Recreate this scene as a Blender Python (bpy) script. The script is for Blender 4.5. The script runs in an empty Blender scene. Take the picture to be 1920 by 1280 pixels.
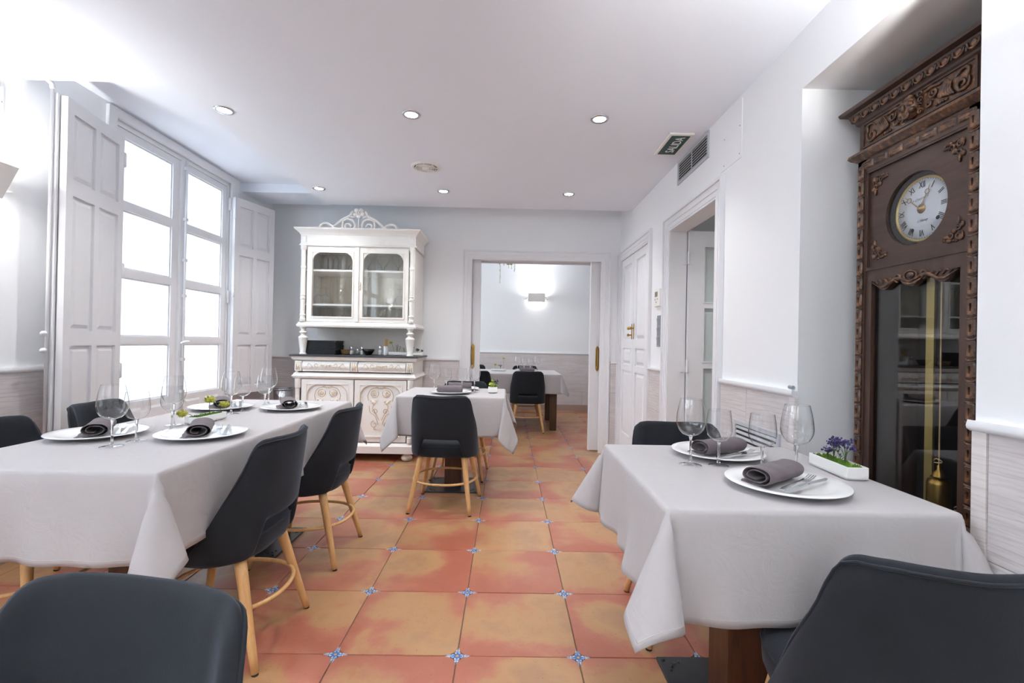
import bpy, bmesh, math, random
from math import sin, cos, pi, radians as R, hypot, atan2, sqrt
from mathutils import Vector, Matrix
random.seed(7)
S = bpy.context.scene
COL = S.collection

# ------------------------------------------------------------------ camera
FPX, YAW, PITCH, ROLL, CAMH = 892.4, .0098, .00423, .01947, 1.175
def make_camera():
    cd = bpy.data.cameras.new('camera'); co = bpy.data.objects.new('camera', cd); COL.objects.link(co)
    cd.sensor_width = 36; cd.lens = FPX*36/1920; cd.clip_start = .02; cd.clip_end = 100
    f = Vector((sin(YAW)*cos(PITCH), cos(YAW)*cos(PITCH), sin(PITCH))); r = Vector((cos(YAW), -sin(YAW), 0)); u = r.cross(f)
    r2 = cos(ROLL)*r+sin(ROLL)*u; u2 = -sin(ROLL)*r+cos(ROLL)*u
    m = Matrix((r2, u2, -f)).transposed().to_4x4(); m.translation = Vector((0, 0, CAMH))
    co.matrix_world = m; S.camera = co
make_camera()

# ------------------------------------------------------------------ world, exposure
W = bpy.data.worlds.new('world'); S.world = W; W.use_nodes = True
W.node_tree.nodes['Background'].inputs[0].default_value = (.80, .90, 1, 1)
W.node_tree.nodes['Background'].inputs[1].default_value = .35
S.view_settings.view_transform = 'Standard'; S.view_settings.look = 'None'
S.view_settings.exposure = 0.95; S.view_settings.gamma = 1; S.view_settings.use_curve_mapping = False
try:
    S.cycles.max_bounces = 12; S.cycles.diffuse_bounces = 6; S.cycles.transparent_max_bounces = 24
    S.cycles.sample_clamp_indirect = 6; S.cycles.caustics_reflective = False; S.cycles.caustics_refractive = False
    S.cycles.use_denoising = True
except Exception: pass
WIN = .72          # glow of the frosted panes
DAY = 150          # sky light falling in from above through each window
for dy in (3.745, .545):
    ld = bpy.data.lights.new('sky_light', 'AREA'); ld.shape = 'RECTANGLE'; ld.size = 2.0; ld.size_y = 2.8; ld.energy = DAY; ld.color = (.70, .84, 1)
    lo = bpy.data.objects.new('sky_light', ld); COL.objects.link(lo); lo.location = (-3.75, dy, 3.05)
    lo.rotation_euler = Vector((.82, 0, -.57)).to_track_quat('-Z', 'X').to_euler()
SPOT = 22          # watts of one recessed ceiling lamp
SCONCE = 7.5
FAR_ADDED_WIN = 2.6  # glow of the unseen window added to the far room

# ------------------------------------------------------------------ materials
def lin(h):
    h = h.lstrip('#'); c = [int(h[i:i+2], 16)/255 for i in (0, 2, 4)]
    return tuple((x/12.92 if x <= .04045 else ((x+.055)/1.055)**2.4) for x in c)+(1,)
MAT = {}
class NT:
    def __init__(s, name):
        m = bpy.data.materials.new(name); m.use_nodes = True; s.m = m; s.t = m.node_tree; s.b = s.t.nodes['Principled BSDF']; MAT[name] = m
        s.out = s.t.nodes['Material Output']
    def n(s, typ, **k):
        x = s.t.nodes.new('ShaderNode'+typ)
        for a, v in k.items():
            if a in x.inputs: s.i(x, a, v)
            else: setattr(x, a, v)
        return x
    def i(s, node, key, v):
        inp = node.inputs[key]
        if isinstance(v, bpy.types.NodeSocket): s.t.links.new(v, inp)
        else: inp.default_value = v
    def p(s, **k):
        for a, v in k.items(): s.i(s.b, a.replace('_', ' '), v)
        return s
    def math(s, op, a, b=0.0, c=0.0):
        x = s.t.nodes.new('ShaderNodeMath'); x.operation = op
        for i, v in enumerate((a, b, c)): s.i(x, i, v)
        return x.outputs[0]
    def mix(s, f, a, b):
        x = s.t.nodes.new('ShaderNodeMix'); x.data_type = 'RGBA'
        s.i(x, 0, f); s.i(x, 6, a); s.i(x, 7, b); return x.outputs[2]
    def ramp(s, f, stops):
        x = s.t.nodes.new('ShaderNodeValToRGB'); e = x.color_ramp.elements
        while len(e) < len(stops): e.new(.5)
        for q, (p_, c) in zip(e, stops):
            q.position = p_; q.color = c if len(c) == 4 else tuple(c)+(1,)
        s.i(x, 0, f); return x.outputs[0]
    def coord(s, which='Object', scale=(1, 1, 1), rnd=0.0):
        tc = s.t.nodes.new('ShaderNodeTexCoord'); v = tc.outputs[which]
        if rnd:
            oi = s.t.nodes.new('ShaderNodeObjectInfo'); sc = s.t.nodes.new('ShaderNodeVectorMath'); sc.operation = 'MULTIPLY_ADD'
            s.t.links.new(v, sc.inputs[0]); sc.inputs[1].default_value = (1, 1, 1)
            cm = s.t.nodes.new('ShaderNodeCombineXYZ')
            for i, k in enumerate((1, 1.7, 2.3)): s.i(cm, i, s.math('MULTIPLY', oi.outputs['Random'], rnd*k))
            s.t.links.new(cm.outputs[0], sc.inputs[2]); v = sc.outputs[0]
        mp = s.t.nodes.new('ShaderNodeMapping'); s.t.links.new(v, mp.inputs[0]); mp.inputs['Scale'].default_value = scale
        return mp.outputs[0]
    def noise(s, v, scale=5, detail=4, rough=.5, dist=0):
        x = s.t.nodes.new('ShaderNodeTexNoise'); s.t.links.new(v, x.inputs[0])
        x.inputs['Scale'].default_value = scale; x.inputs['Detail'].default_value = detail; x.inputs['Roughness'].default_value = rough; x.inputs['Distortion'].default_value = dist
        return x.outputs[0]
    def bump(s, h, strength=.2, dist=.01):
        x = s.t.nodes.new('ShaderNodeBump'); x.inputs['Strength'].default_value = strength; x.inputs['Distance'].default_value = dist
        s.t.links.new(h, x.inputs['Height']); s.t.links.new(x.outputs[0], s.b.inputs['Normal']); return s

def paint(name, col, rough=.6, bump=.05, scale=120, spec=.3):
    t = NT(name); t.p(Base_Color=lin(col), Roughness=rough); t.b.inputs['Specular IOR Level'].default_value = spec
    if bump: t.bump(t.noise(t.coord(), scale, 3), bump, .004)
    return t
paint('wall_white', '#eff1f3', .75, .08, 160)
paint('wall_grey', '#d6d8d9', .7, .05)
paint('ceiling_white', '#edf3fc', .85, .03, 90)
paint('trim_white', '#e6e7ea', .38, .03, 60, .4)
paint('shutter_white', '#dfdfe2', .45, .05, 40, .4)
paint('porcelain', '#f2f3f3', .12, 0, 1, .6)
paint('white_plastic', '#eceae6', .4, 0)
paint('matte_white', '#f0f0ee', .5, .02)
paint('grey_plastic', '#8d9198', .4, 0)
paint('grey_metal_paint', '#b9bdc2', .45, 0)
paint('vent_dark', '#3a3733', .8, 0)
paint('grout', '#7d6a5a', .9, .1)
paint('skirting_tan', '#a8958a', .5, .05)
paint('black_plastic', '#15171a', .45, .05, 200)
paint('black_book', '#1d1f24', .6, .15, 300)
paint('bowl_black', '#1b1a19', .35, 0)
paint('sign_green', '#24433d', .5, 0)
paint('ink', '#17181a', .6, 0)
paint('ink_soft', '#8b93a0', .7, 0)
paint('wicker', '#b08d5e', .7, .3, 90)
paint('stick_wood', '#c9a878', .7, 0)
paint('soil', '#4a3a2a', .9, .4)
paint('dark_interior', '#17110e', .8, 0)
paint('rubber', '#2a2522', .8, 0)
paint('spice', '#8a8378', .8, .3, 300)
paint('salt', '#eeeeee', .8, .3, 300)
def metal(name, col, rough):
    t = NT(name); t.p(Base_Color=lin(col), Roughness=rough, Metallic=1.0); return t
metal('steel', '#c9cbce', .18); metal('brass', '#b08d4a', .32); metal('brass_soft', '#c9b06c', .45); metal('chrome', '#d8dade', .08); metal('bronze_hand', '#b89a68', .35)
t = NT('black_metal'); t.p(Base_Color=lin('#24262b'), Roughness=.32); t.b.inputs['Specular IOR Level'].default_value = .6
def emit(name, col, st):
    t = NT(name); t.p(Base_Color=(.8, .8, .8, 1), Emission_Color=lin(col) if isinstance(col, str) else col, Emission_Strength=st); return t
t = NT('frosted_daylight'); em = t.n('Emission'); em.inputs[0].default_value = (.80, .91, 1, 1); em.inputs[1].default_value = WIN
tr = t.n('BsdfTransparent'); tr.inputs[0].default_value = (.75, .75, .75, 1); ad = t.n('AddShader')
t.t.links.new(em.outputs[0], ad.inputs[0]); t.t.links.new(tr.outputs[0], ad.inputs[1]); t.t.links.new(ad.outputs[0], t.out.inputs[0])
emit('far_added_daylight', (.93, .97, 1, 1), FAR_ADDED_WIN)
emit('lamp_lens', (1, .97, .93, 1), 40)
emit('tube_glow', (1, .95, .88, 1), 14)
# wood planks of the wainscot (grain along local X, offset per piece)
def plank_mat(name, c1, c2, c3):
    t = NT(name)
    n1 = t.noise(t.coord('Object', (1, 1, 7), 9), 2.0, 4, .6, .8)
    fine = t.noise(t.coord('Object', (3, 3, 90), 5), 2.2, 6, .7, .3)
    v2 = t.coord('Object', (1.1, 1.1, 5.5), 9)
    w = t.n('TexWave', wave_type='RINGS', rings_direction='Y'); t.i(w, 'Vector', v2)
    for k, x in (('Scale', 2.4), ('Distortion', 7), ('Detail', 4), ('Detail Scale', 1.1)): w.inputs[k].default_value = x
    c = t.mix(t.ramp(n1, [(.3, (0, 0, 0)), (.7, (1, 1, 1))]), lin(c1), lin(c2))
    c = t.mix(t.math('MULTIPLY', t.ramp(w.outputs[0], [(.0, (1, 1, 1)), (.16, (0, 0, 0))]), .28), c, lin(c3))
    c = t.mix(t.math('MULTIPLY', t.ramp(fine, [(.50, (0, 0, 0)), (.68, (1, 1, 1))]), .55), c, lin(c3))
    t.p(Base_Color=c, Roughness=.55); t.bump(fine, .10, .002)
plank_mat('plank_pale', '#cbc5c5', '#d9d5d6', '#a89d98')
plank_mat('plank_edge', '#d6d0ce', '#e4e0de', '#b9aca6')
# terracotta tile
t = NT('terracotta')
v = t.coord('Object', (1, 1, 1), 13)
n1 = t.noise(v, 2.6, 3, .5, .4); n2 = t.noise(v, 60, 5, .7); n3 = t.noise(v, 16, 4, .6)
oi = t.n('ObjectInfo'); rd = oi.outputs['Random']
po = t.n('TexCoord'); cm = t.n('CombineXYZ')
t.i(cm, 0, t.math('MULTIPLY', t.math('SINE', t.math('MULTIPLY', rd, 91.0)), .11)); t.i(cm, 1, t.math('MULTIPLY', t.math('SINE', t.math('MULTIPLY', rd, 57.0)), .11))
ds = t.n('VectorMath', operation='DISTANCE'); t.t.links.new(po.outputs['Object'], ds.inputs[0]); t.t.links.new(cm.outputs[0], ds.inputs[1])
f = t.math('ADD', t.math('ADD', n1, t.math('MULTIPLY', t.math('SUBTRACT', n3, .5), .22)), t.math('MULTIPLY', t.math('SUBTRACT', .20, ds.outputs[1] if ds.outputs[1].enabled else ds.outputs[0]), .75))
f = t.math('ADD', f, t.math('MULTIPLY', t.math('SUBTRACT', rd, .5), .12))
c = t.ramp(f, [(.38, lin('#a15e49')), (.47, lin('#a96c55')), (.53, lin('#ac805a')), (.60, lin('#ad855d')), (.72, lin('#a27b5a'))])
c = t.mix(t.math('MULTIPLY', t.ramp(n2, [(.60, (0, 0, 0)), (.72, (1, 1, 1))]), .35), c, lin('#7a4a38'))
pits = t.noise(v, 130, 2, .6)
c = t.mix(t.ramp(pits, [(.70, (0, 0, 0)), (.74, (1, 1, 1))]), c, lin('#4c3226'))
t.p(Base_Color=c, Roughness=t.ramp(n3, [(.3, (.30, .30, .30)), (.7, (.42, .42, .42))])); t.b.inputs['Specular IOR Level'].default_value = .5
t.bump(t.math('SUBTRACT', n3, t.math('MULTIPLY', pits, .3)), .10, .006)
# blue and white star tile: flower drawn from the tile's own coordinates
t = NT('star_tile')
tc = t.n('TexCoord'); sp = t.n('SeparateXYZ'); t.t.links.new(tc.outputs['Object'], sp.inputs[0])
x, y = sp.outputs[0], sp.outputs[1]
r_ = t.math('SQRT', t.math('ADD', t.math('MULTIPLY', x, x), t.math('MULTIPLY', y, y)))
a_ = t.math('ARCTAN2', y, x)
pet = t.math('ADD', .0165, t.math('MULTIPLY', t.math('COSINE', t.math('MULTIPLY', a_, 8)), .004))
isp = t.math('LESS_THAN', r_, pet); isc = t.math('LESS_THAN', r_, .0055)
ring = t.math('COMPARE', r_, .024, .0022)
sc = t.noise(t.coord('Object', (1, 1, 1), 3), 140, 2, .6)
c = t.mix(t.ramp(sc, [(.50, (0, 0, 0)), (.56, (1, 1, 1))]), lin('#c3cad3'), lin('#8298bd'))
c = t.mix(ring, c, lin('#6f88b4')); c = t.mix(isp, c, lin('#4f6fa8')); c = t.mix(isc, c, lin('#c7a24a'))
t.p(Base_Color=c, Roughness=.22)
# table linen
def cloth_mat(name, c1, c2, weave=900, hem=True):
    t = NT(name)
    v = t.coord('UV', (1, 1, 1))
    n = t.noise(v, 6, 3); fine = t.noise(v, weave, 2, .6)
    c = t.mix(t.math('MULTIPLY', fine, .8), lin(c1), lin(c2)); c = t.mix(t.math('MULTIPLY', n, .15), c, lin(c2))
    t.p(Base_Color=c, Roughness=.9); t.b.inputs['Specular IOR Level'].default_value = .15
    t.b.inputs['Sheen Weight'].default_value = .15; t.b.inputs['Sheen Roughness'].default_value = .5
    t.bump(t.math('ADD', t.math('MULTIPLY', fine, .25), t.noise(v, 13, 4, .6, .8)), .42, .010)
cloth_mat('linen', '#bfbcbd', '#a8a4a6')
cloth_mat('napkin', '#6d6468', '#5c5357', 1200)
# chair upholstery
t = NT('upholstery')
v = t.coord('Object'); n = t.noise(v, 9, 3); fine = t.noise(t.coord('Object', (1, 1, 1)), 420, 3, .7)
c = t.mix(n, lin('#191b1f'), lin('#22252a')); t.p(Base_Color=c, Roughness=.85)
t.b.inputs['Specular IOR Level'].default_value = .2
t.b.inputs['Sheen Weight'].default_value = .20; t.b.inputs['Sheen Roughness'].default_value = .42; t.b.inputs['Sheen Tint'].default_value = (.62, .72, .9, 1)
t.bump(fine, .25, .002)
def wood(name, c1, c2, rough=.45, scale=(8, 8, .8), bump=.06, spec=.4, rnd=4):
    t = NT(name); v = t.coord('Object', scale, rnd); n = t.noise(v, 6, 5, .6, .8)
    t.p(Base_Color=t.mix(t.ramp(n, [(.3, (0, 0, 0)), (.7, (1, 1, 1))]), lin(c1), lin(c2)), Roughness=rough); t.b.inputs['Specular IOR Level'].default_value = spec
    t.bump(n, bump, .004)
wood('beech', '#c79a63', '#d8b07c', .42)
wood('table_dark', '#3a2114', '#57341f', .4)
wood('far_table_wood', '#3d2a17', '#553b20', .4)
wood('clock_wood', '#33231c', '#47332a', .38, (5, 5, .7), .12)
wood('clock_wood_across', '#33231c', '#47332a', .38, (5, .7, 5), .12)
t = NT('clock_carving'); v = t.coord('Object'); n = t.noise(v, 55, 4, .6)
t.p(Base_Color=t.ramp(n, [(.35, lin('#2f1d15')), (.52, lin('#4d3222')), (.66, lin('#7a5334')), (.8, lin('#8d6a4c'))]), Roughness=.36); t.b.inputs['Specular IOR Level'].default_value = .55
t.bump(n, .3, .004)
t = NT('antique_white'); v = t.coord('Object', (1, 1, 1), 3); n = t.noise(v, 7, 5, .65); n2 = t.noise(v, 60, 3, .7)
c = t.mix(t.ramp(n, [(.58, (0, 0, 0)), (.85, (1, 1, 1))]), lin('#eae7e2'), lin('#d8cbb7')); c = t.mix(t.ramp(n2, [(.70, (0, 0, 0)), (.78, (1, 1, 1))]), c, lin('#cbb597'))
t.p(Base_Color=c, Roughness=.42); t.bump(n2, .05, .004)
t = NT('antique_carving'); v = t.coord('Object', (1, 1, 1), 3); n = t.noise(v, 95, 3, .7)
t.p(Base_Color=t.ramp(n, [(.38, lin('#c3a883')), (.5, lin('#e2d6c3')), (.62, lin('#efebe4'))]), Roughness=.45)
paint('antique_groove', '#b89f7e', .6, 0)
t = NT('cabinet_back'); v = t.coord('Object', (14, 14, .8)); n = t.noise(v, 3, 5, .65)
t.p(Base_Color=t.ramp(n, [(.3, lin('#cfc4b0')), (.5, lin('#e3dccf')), (.75, lin('#ddd2bf'))]), Roughness=.6)
paint('counter_dark', '#3b3c40', .35, .05)
# leaves
def leafm(name, c1, c2):
    t = NT(name); n = t.noise(t.coord(), 40, 3); t.p(Base_Color=t.mix(n, lin(c1), lin(c2)), Roughness=.6)
leafm('moss', '#3f6a1c', '#7fa23a'); leafm('pompon', '#8b8f2a', '#b9b24a'); leafm('leaf_dark', '#3d4f2c', '#5c7040'); leafm('leaf_lime', '#8fa62f', '#c3cc52')
leafm('bloom_purple', '#241d44', '#443a78'); leafm('bloom_plum', '#241722', '#44303f'); leafm('stem_brown', '#5a4a34', '#7a6a46'); leafm('vine', '#47602c', '#8d9a3c')
# glass: thin sheet = transparent + fresnel reflection; solid = refractive
def thin_glass(name, tint=(.975, .98, .985, 1), edge=(.40, .42, .46, 1), rough=.0, spec=1.0):
    t = NT(name); N = t.t.nodes
    tr = N.new('ShaderNodeBsdfTransparent'); gl = N.new('ShaderNodeBsdfGlossy'); gl.inputs['Roughness'].default_value = rough
    lw = N.new('ShaderNodeLayerWeight'); lw.inputs['Blend'].default_value = .5
    t.i(tr, 'Color', t.mix(t.ramp(lw.outputs['Facing'], [(.62, (0, 0, 0)), (.97, (1, 1, 1))]), tint, edge))
    fr = t.math('ADD', .042, t.math('MULTIPLY', t.math('POWER', lw.outputs['Facing'], 5.0), .9))     # Schlick, same from both sides
    mx = N.new('ShaderNodeMixShader'); t.i(mx, 0, t.math('MINIMUM', t.math('MULTIPLY', fr, spec), .9))
    t.t.links.new(tr.outputs[0], mx.inputs[1]); t.t.links.new(gl.outputs[0], mx.inputs[2]); t.t.links.new(mx.outputs[0], t.out.inputs[0])
thin_glass('wine_glass', spec=2.2); thin_glass('pane_glass', (.97, .98, .98, 1), (.85, .87, .88, 1)); thin_glass('clock_glass', (.93, .94, .95, 1), (.8, .8, .8, 1), 0, 1.6)
t = NT('solid_glass'); t.p(Base_Color=(1, 1, 1, 1), Roughness=0.0, IOR=1.45, Transmission_Weight=1.0)
t = NT('frosted_pane'); t.p(Base_Color=lin('#c3cdcc'), Roughness=.35)
# clock face enamel
paint('enamel', '#eef1f4', .15, 0, 1, .6)

# ------------------------------------------------------------------ mesh builder
class MB:
    def __init__(s): s.v = []; s.f = []; s.uv = None
    def add(s, vs, fs):
        o = len(s.v); s.v += [tuple(p) for p in vs]; s.f += [tuple(i+o for i in f) for f in fs]; return s
    def box(s, a, b):
        (x0, y0, z0), (x1, y1, z1) = a, b
        return s.add([(x0, y0, z0), (x1, y0, z0), (x1, y1, z0), (x0, y1, z0), (x0, y0, z1), (x1, y0, z1), (x1, y1, z1), (x0, y1, z1)],
                     [(3, 2, 1, 0), (4, 5, 6, 7), (0, 1, 5, 4), (1, 2, 6, 5), (2, 3, 7, 6), (3, 0, 4, 7)])
    def loops(s, ls, cap0=True, cap1=True, closed=True):
        n = len(ls[0]); vs = [p for l in ls for p in l]; fs = []
        for k in range(len(ls)-1):
            for i in range(n if closed else n-1):
                j = (i+1) % n; fs.append((k*n+i, k*n+j, (k+1)*n+j, (k+1)*n+i))
        if cap0: fs.append(tuple(reversed(range(n))))
        if cap1: fs.append(tuple(range((len(ls)-1)*n, len(ls)*n)))
        return s.add(vs, fs)
    def prism(s, poly, w0, w1, M):
        return s.loops([[M(u, v, w0) for u, v in poly], [M(u, v, w1) for u, v in poly]])
    def ring(s, outer, inner, w0, w1, M):
        n = len(outer); vs = []; fs = []
        for pts, w in ((outer, w0), (inner, w0), (inner, w1), (outer, w1)): vs += [M(u, v, w) for u, v in pts]
        for i in range(n):
            j = (i+1) % n
            for k in range(4):
                a, b = k*n, ((k+1) % 4)*n; fs.append((a+i, a+j, b+j, b+i))
        return s.add(vs, fs)
    def lathe(s, prof, c=(0, 0, 0), n=24, cap=True):
        ls = [[(c[0]+r*cos(2*pi*i/n), c[1]+r*sin(2*pi*i/n), c[2]+z) for i in range(n)] for r, z in prof]
        return s.loops(ls, cap, cap)
    def tube(s, pts, r, n=8, closed=False, cap=True):
        P = [Vector(p) for p in pts]; m = len(P); rr = r if isinstance(r, (list, tuple)) else [r]*m
        ls = []; prev = None
        for k in range(m):
            a = P[(k-1) % m] if (closed or k > 0) else P[k]; b = P[(k+1) % m] if (closed or k < m-1) else P[k]
            d = (b-a).normalized() if (b-a).length > 1e-9 else Vector((0, 0, 1))
            if prev is None:
                h = Vector((0, 0, 1)) if abs(d.z) < .9 else Vector((1, 0, 0)); u = d.cross(h).normalized()
            else:
                u = (prev-d*prev.dot(d)); u = u.normalized() if u.length > 1e-6 else d.orthogonal().normalized()
            prev = u; w = d.cross(u)
            ls.append([tuple(P[k]+(u*cos(2*pi*i/n)+w*sin(2*pi*i/n))*rr[k]) for i in range(n)])
        if closed: ls.append(ls[0])
        return s.loops(ls, cap and not closed, cap and not closed)
    def ball(s, c, r, nu=10, nv=6, M=None):
        rx, ry, rz = r if isinstance(r, (tuple, list)) else (r, r, r)
        ls = []
        for k in range(nv+1):
            t_ = pi*(k/nv); t_ = min(max(t_, .02), pi-.02)
            ls.append([(c[0]+rx*sin(t_)*cos(2*pi*i/nu), c[1]+ry*sin(t_)*sin(2*pi*i/nu), c[2]-rz*cos(t_)) for i in range(nu)])
        if M: ls = [[M(*p) for p in l] for l in ls]
        return s.loops(ls)
    def xf(s, M): s.v = [tuple(M @ Vector(p)) for p in s.v]; return s
    def build(s, name, mat, parent=None, smooth=None, off=None, kind=None):
        me = bpy.data.meshes.new(name)
        vs = s.v if off is None else [(p[0]-off[0], p[1]-off[1], p[2]-off[2]) for p in s.v]
        me.from_pydata(vs, [], s.f); me.materials.append(MAT[mat])
        bm = bmesh.new(); bm.from_mesh(me); bmesh.ops.recalc_face_normals(bm, faces=bm.faces); bm.to_mesh(me); bm.free()
        o = bpy.data.objects.new(name, me); COL.objects.link(o)
        if parent: o.parent = parent
        if smooth:
            for p in me.polygons: p.use_smooth = True
            if smooth is not True:
                me.set_sharp_from_angle(angle=R(smooth))
        if kind: o['kind'] = kind
        return o
def tag(o, label, cat, group=None):
    o['label'] = label; o['category'] = cat
    if group: o['group'] = group
    return o
def thing(name, label, cat, loc=(0, 0, 0), rz=0, group=None):
    o = bpy.data.objects.new(name, None); COL.objects.link(o); o.location = loc; o.rotation_euler = (0, 0, rz); o.empty_display_size = .1
    return tag(o, label, cat, group)
def struct(o): o['kind'] = 'structure'; return o
def sempty(name, loc=(0, 0, 0)):
    o = bpy.data.objects.new(name, None); COL.objects.link(o); o.location = loc; return struct(o)
def copy_tree(o, parent=None):
    c = o.copy(); COL.objects.link(c); c.parent = parent
    for ch in o.children: copy_tree(ch, c)
    return c
def dup(src, loc, rz, label, group=None):
    c = copy_tree(src); c.location = loc; c.rotation_euler = (0, 0, rz); c['label'] = label
    if group: c['group'] = group
    return c
def inst(src, name, parent, loc=None, rz=None):
    c = src.copy(); c.name = name; COL.objects.link(c); c.parent = parent
    if loc is not None: c.location = loc
    if rz is not None: c.rotation_euler = (0, 0, rz)
    return c
def bevel(o, w, seg=2):
    m = o.modifiers.new('bevel', 'BEVEL'); m.width = w; m.segments = seg; m.limit_method = 'ANGLE'; m.angle_limit = R(40); return o
# planes: (u, v, out)
MR = lambda x: (lambda u, v, w: (x-w, u, v))       # right wall, faces -X : u=Y v=Z
ML = lambda x: (lambda u, v, w: (x+w, u, v))       # left wall, faces +X
MBk = lambda y: (lambda u, v, w: (u, y-w, v))      # faces -Y : u=X v=Z
MF = lambda y: (lambda u, v, w: (u, y+w, v))
MZ = lambda z: (lambda u, v, w: (u, v, z+w))
rect = lambda a, b, c, d: [(a, c), (b, c), (b, d), (a, d)]
def rrect(x0, x1, y0, y1, r, seg=4, rb=None):
    rb = r if rb is None else rb; p = []
    for cx, cy, a, q in ((x1-rb, y0+rb, -90, rb), (x1-r, y1-r, 0, r), (x0+r, y1-r, 90, r), (x0+rb, y0+rb, 180, rb)):
        if q <= 1e-6: p.append((cx, cy)); continue
        for k in range(seg+1): p.append((cx+q*cos(R(a+90*k/seg)), cy+q*sin(R(a+90*k/seg))))
    return p
def ray_poly(c, a, poly):
    dx, dy = cos(a), sin(a); best = None; n = len(poly)
    for i in range(n):
        (x1, y1), (x2, y2) = poly[i], poly[(i+1) % n]; ex, ey = x2-x1, y2-y1; den = dx*ey-dy*ex
        if abs(den) < 1e-12: continue
        t_ = ((x1-c[0])*ey-(y1-c[1])*ex)/den; u = ((x1-c[0])*dy-(y1-c[1])*dx)/den
        if t_ > 0 and -1e-6 <= u <= 1+1e-6: best = t_ if best is None else max(best, t_)
    return (c[0]+dx*best, c[1]+dy*best)
def ring_pair(outer, inner, extra=24):
    xs = [p[0] for p in inner]; ys = [p[1] for p in inner]; c = ((min(xs)+max(xs))/2, (min(ys)+max(ys))/2)
    an = [atan2(p[1]-c[1], p[0]-c[0]) for p in list(outer)+list(inner)]+[2*pi*k/extra-pi+.013 for k in range(extra)]
    an = sorted(an); A = []
    for a in an:
        if not A or a-A[-1] > 1e-4: A.append(a)
    return [ray_poly(c, a, outer) for a in A], [ray_poly(c, a, inner) for a in A]
def ushape(u0, u1, v1, i0, i1, v0=0):   # three-sided casing between insets i0<i1 outward from opening u0..u1, top v1
    return [(u0-i1, v0), (u0-i0, v0), (u0-i0, v1+i0), (u1+i0, v1+i0), (u1+i0, v0), (u1+i1, v0), (u1+i1, v1+i1), (u0-i1, v1+i1)]
def casing(name, u0, u1, v1, M, parent, wid=.10, th=.022, v0=0.0, mat='trim_white'):
    mb = MB()
    for i0, i1, t_ in ((0, .014, .5*th), (.014, .045*wid/.1, .7*th), (.045*wid/.1, .06*wid/.1, .95*th), (.06*wid/.1, .085*wid/.1, .8*th), (.085*wid/.1, wid, 1.35*th)):
        mb.prism(ushape(u0, u1, v1, i0, i1, v0), 0, t_, M)
    return mb.build(name, mat, parent)
def spline(pts, n=8):
    P = [Vector(p) for p in pts]; out = []
    for i in range(len(P)-1):
        a, b, c, d = P[max(i-1, 0)], P[i], P[i+1], P[min(i+2, len(P)-1)]
        for k in range(n):
            t_ = k/n; out.append(.5*((2*b)+(c-a)*t_+(2*a-5*b+4*c-d)*t_*t_+(3*b-a-3*c+d)*t_**3))
    out.append(P[-1]); return out
def wallgrid(us, vs, hole, w0, w1, M):
    """wall slab with openings, one connected mesh"""
    mb = MB(); nu, nv = len(us), len(vs); idx = lambda i, j, k: (k*nv+j)*nu+i
    V = [M(us[i], vs[j], w) for w in (w0, w1) for j in range(nv) for i in range(nu)]; F = []
    solid = lambda i, j: 0 <= i < nu-1 and 0 <= j < nv-1 and not hole((us[i]+us[i+1])/2, (vs[j]+vs[j+1])/2)
    for i in range(nu-1):
        for j in range(nv-1):
            if not solid(i, j): continue
            F.append((idx(i, j, 1), idx(i+1, j, 1), idx(i+1, j+1, 1), idx(i, j+1, 1))); F.append((idx(i, j+1, 0), idx(i+1, j+1, 0), idx(i+1, j, 0), idx(i, j, 0)))
            for di, dj, a, b in ((-1, 0, (i, j), (i, j+1)), (1, 0, (i+1, j+1), (i+1, j)), (0, -1, (i+1, j), (i, j)), (0, 1, (i, j+1), (i+1, j+1))):
                if not solid(i+di, j+dj): F.append((idx(*a, 0), idx(*b, 0), idx(*b, 1), idx(*a, 1)))
    used = sorted({q for f in F for q in f}); m = {q: k for k, q in enumerate(used)}
    return mb.add([V[q] for q in used], [tuple(m[q] for q in f) for f in F])
def text_mesh(s, size, extr, name, mat, parent, M4, off=None, font_shear=0):
    cu = bpy.data.curves.new('txt', 'FONT'); cu.body = s; cu.size = size; cu.extrude = extr; cu.align_x = 'CENTER'; cu.align_y = 'CENTER'; cu.resolution_u = 3; cu.shear = font_shear
    o = bpy.data.objects.new('txt', cu); COL.objects.link(o); bpy.context.view_layer.update()
    me = bpy.data.meshes.new_from_object(o.evaluated_get(bpy.context.evaluated_depsgraph_get()))
    bpy.data.objects.remove(o); me.name = name; me.materials.clear(); me.materials.append(MAT[mat])
    me.transform(M4)
    if off: me.transform(Matrix.Translation(-Vector(off)))
    ob = bpy.data.objects.new(name, me); COL.objects.link(ob); ob.parent = parent; return ob

# ================================================================== SETTING
XL, XR, YB, ZC, YF = -2.57, 1.22, 5.2, 2.52, -2.6
YF0, YF1, FX0, FX1, ZF = 5.42, 8.49, -1.9, 2.7, 2.62
TS, TX0, TY0 = .4555, -.6208, 1.793
floor = struct(MB().box((-2.85, YF-.1, -.08), (2.85, YF1+.1, -.006)).build('floor', 'grout'))
hs = TS/2-.0022; RC = .047
tl = [(x, y) for x, y in rrect(-hs, hs, -hs, hs, RC, 4)]
tb = [(x*.994, y*.994) for x, y in tl]
tile0 = MB().loops([[(x, y, -.010) for x, y in tl], [(x, y, -.0012) for x, y in tl], [(x, y, 0) for x, y in tb]], cap0=False).build('tile', 'terracotta', floor)
st = []
for q in range(4):
    cx, cy = ((1, 1), (-1, 1), (-1, -1), (1, -1))[q]
    for k in range(5):
        a = R(270-22.5*k*1.0) - 0 if False else R((270, 360, 90, 180)[q]-22.5*k)
        st.append((cx*RC+(RC+.0032)*cos(a), cy*RC+(RC+.0032)*sin(a)))
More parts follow.
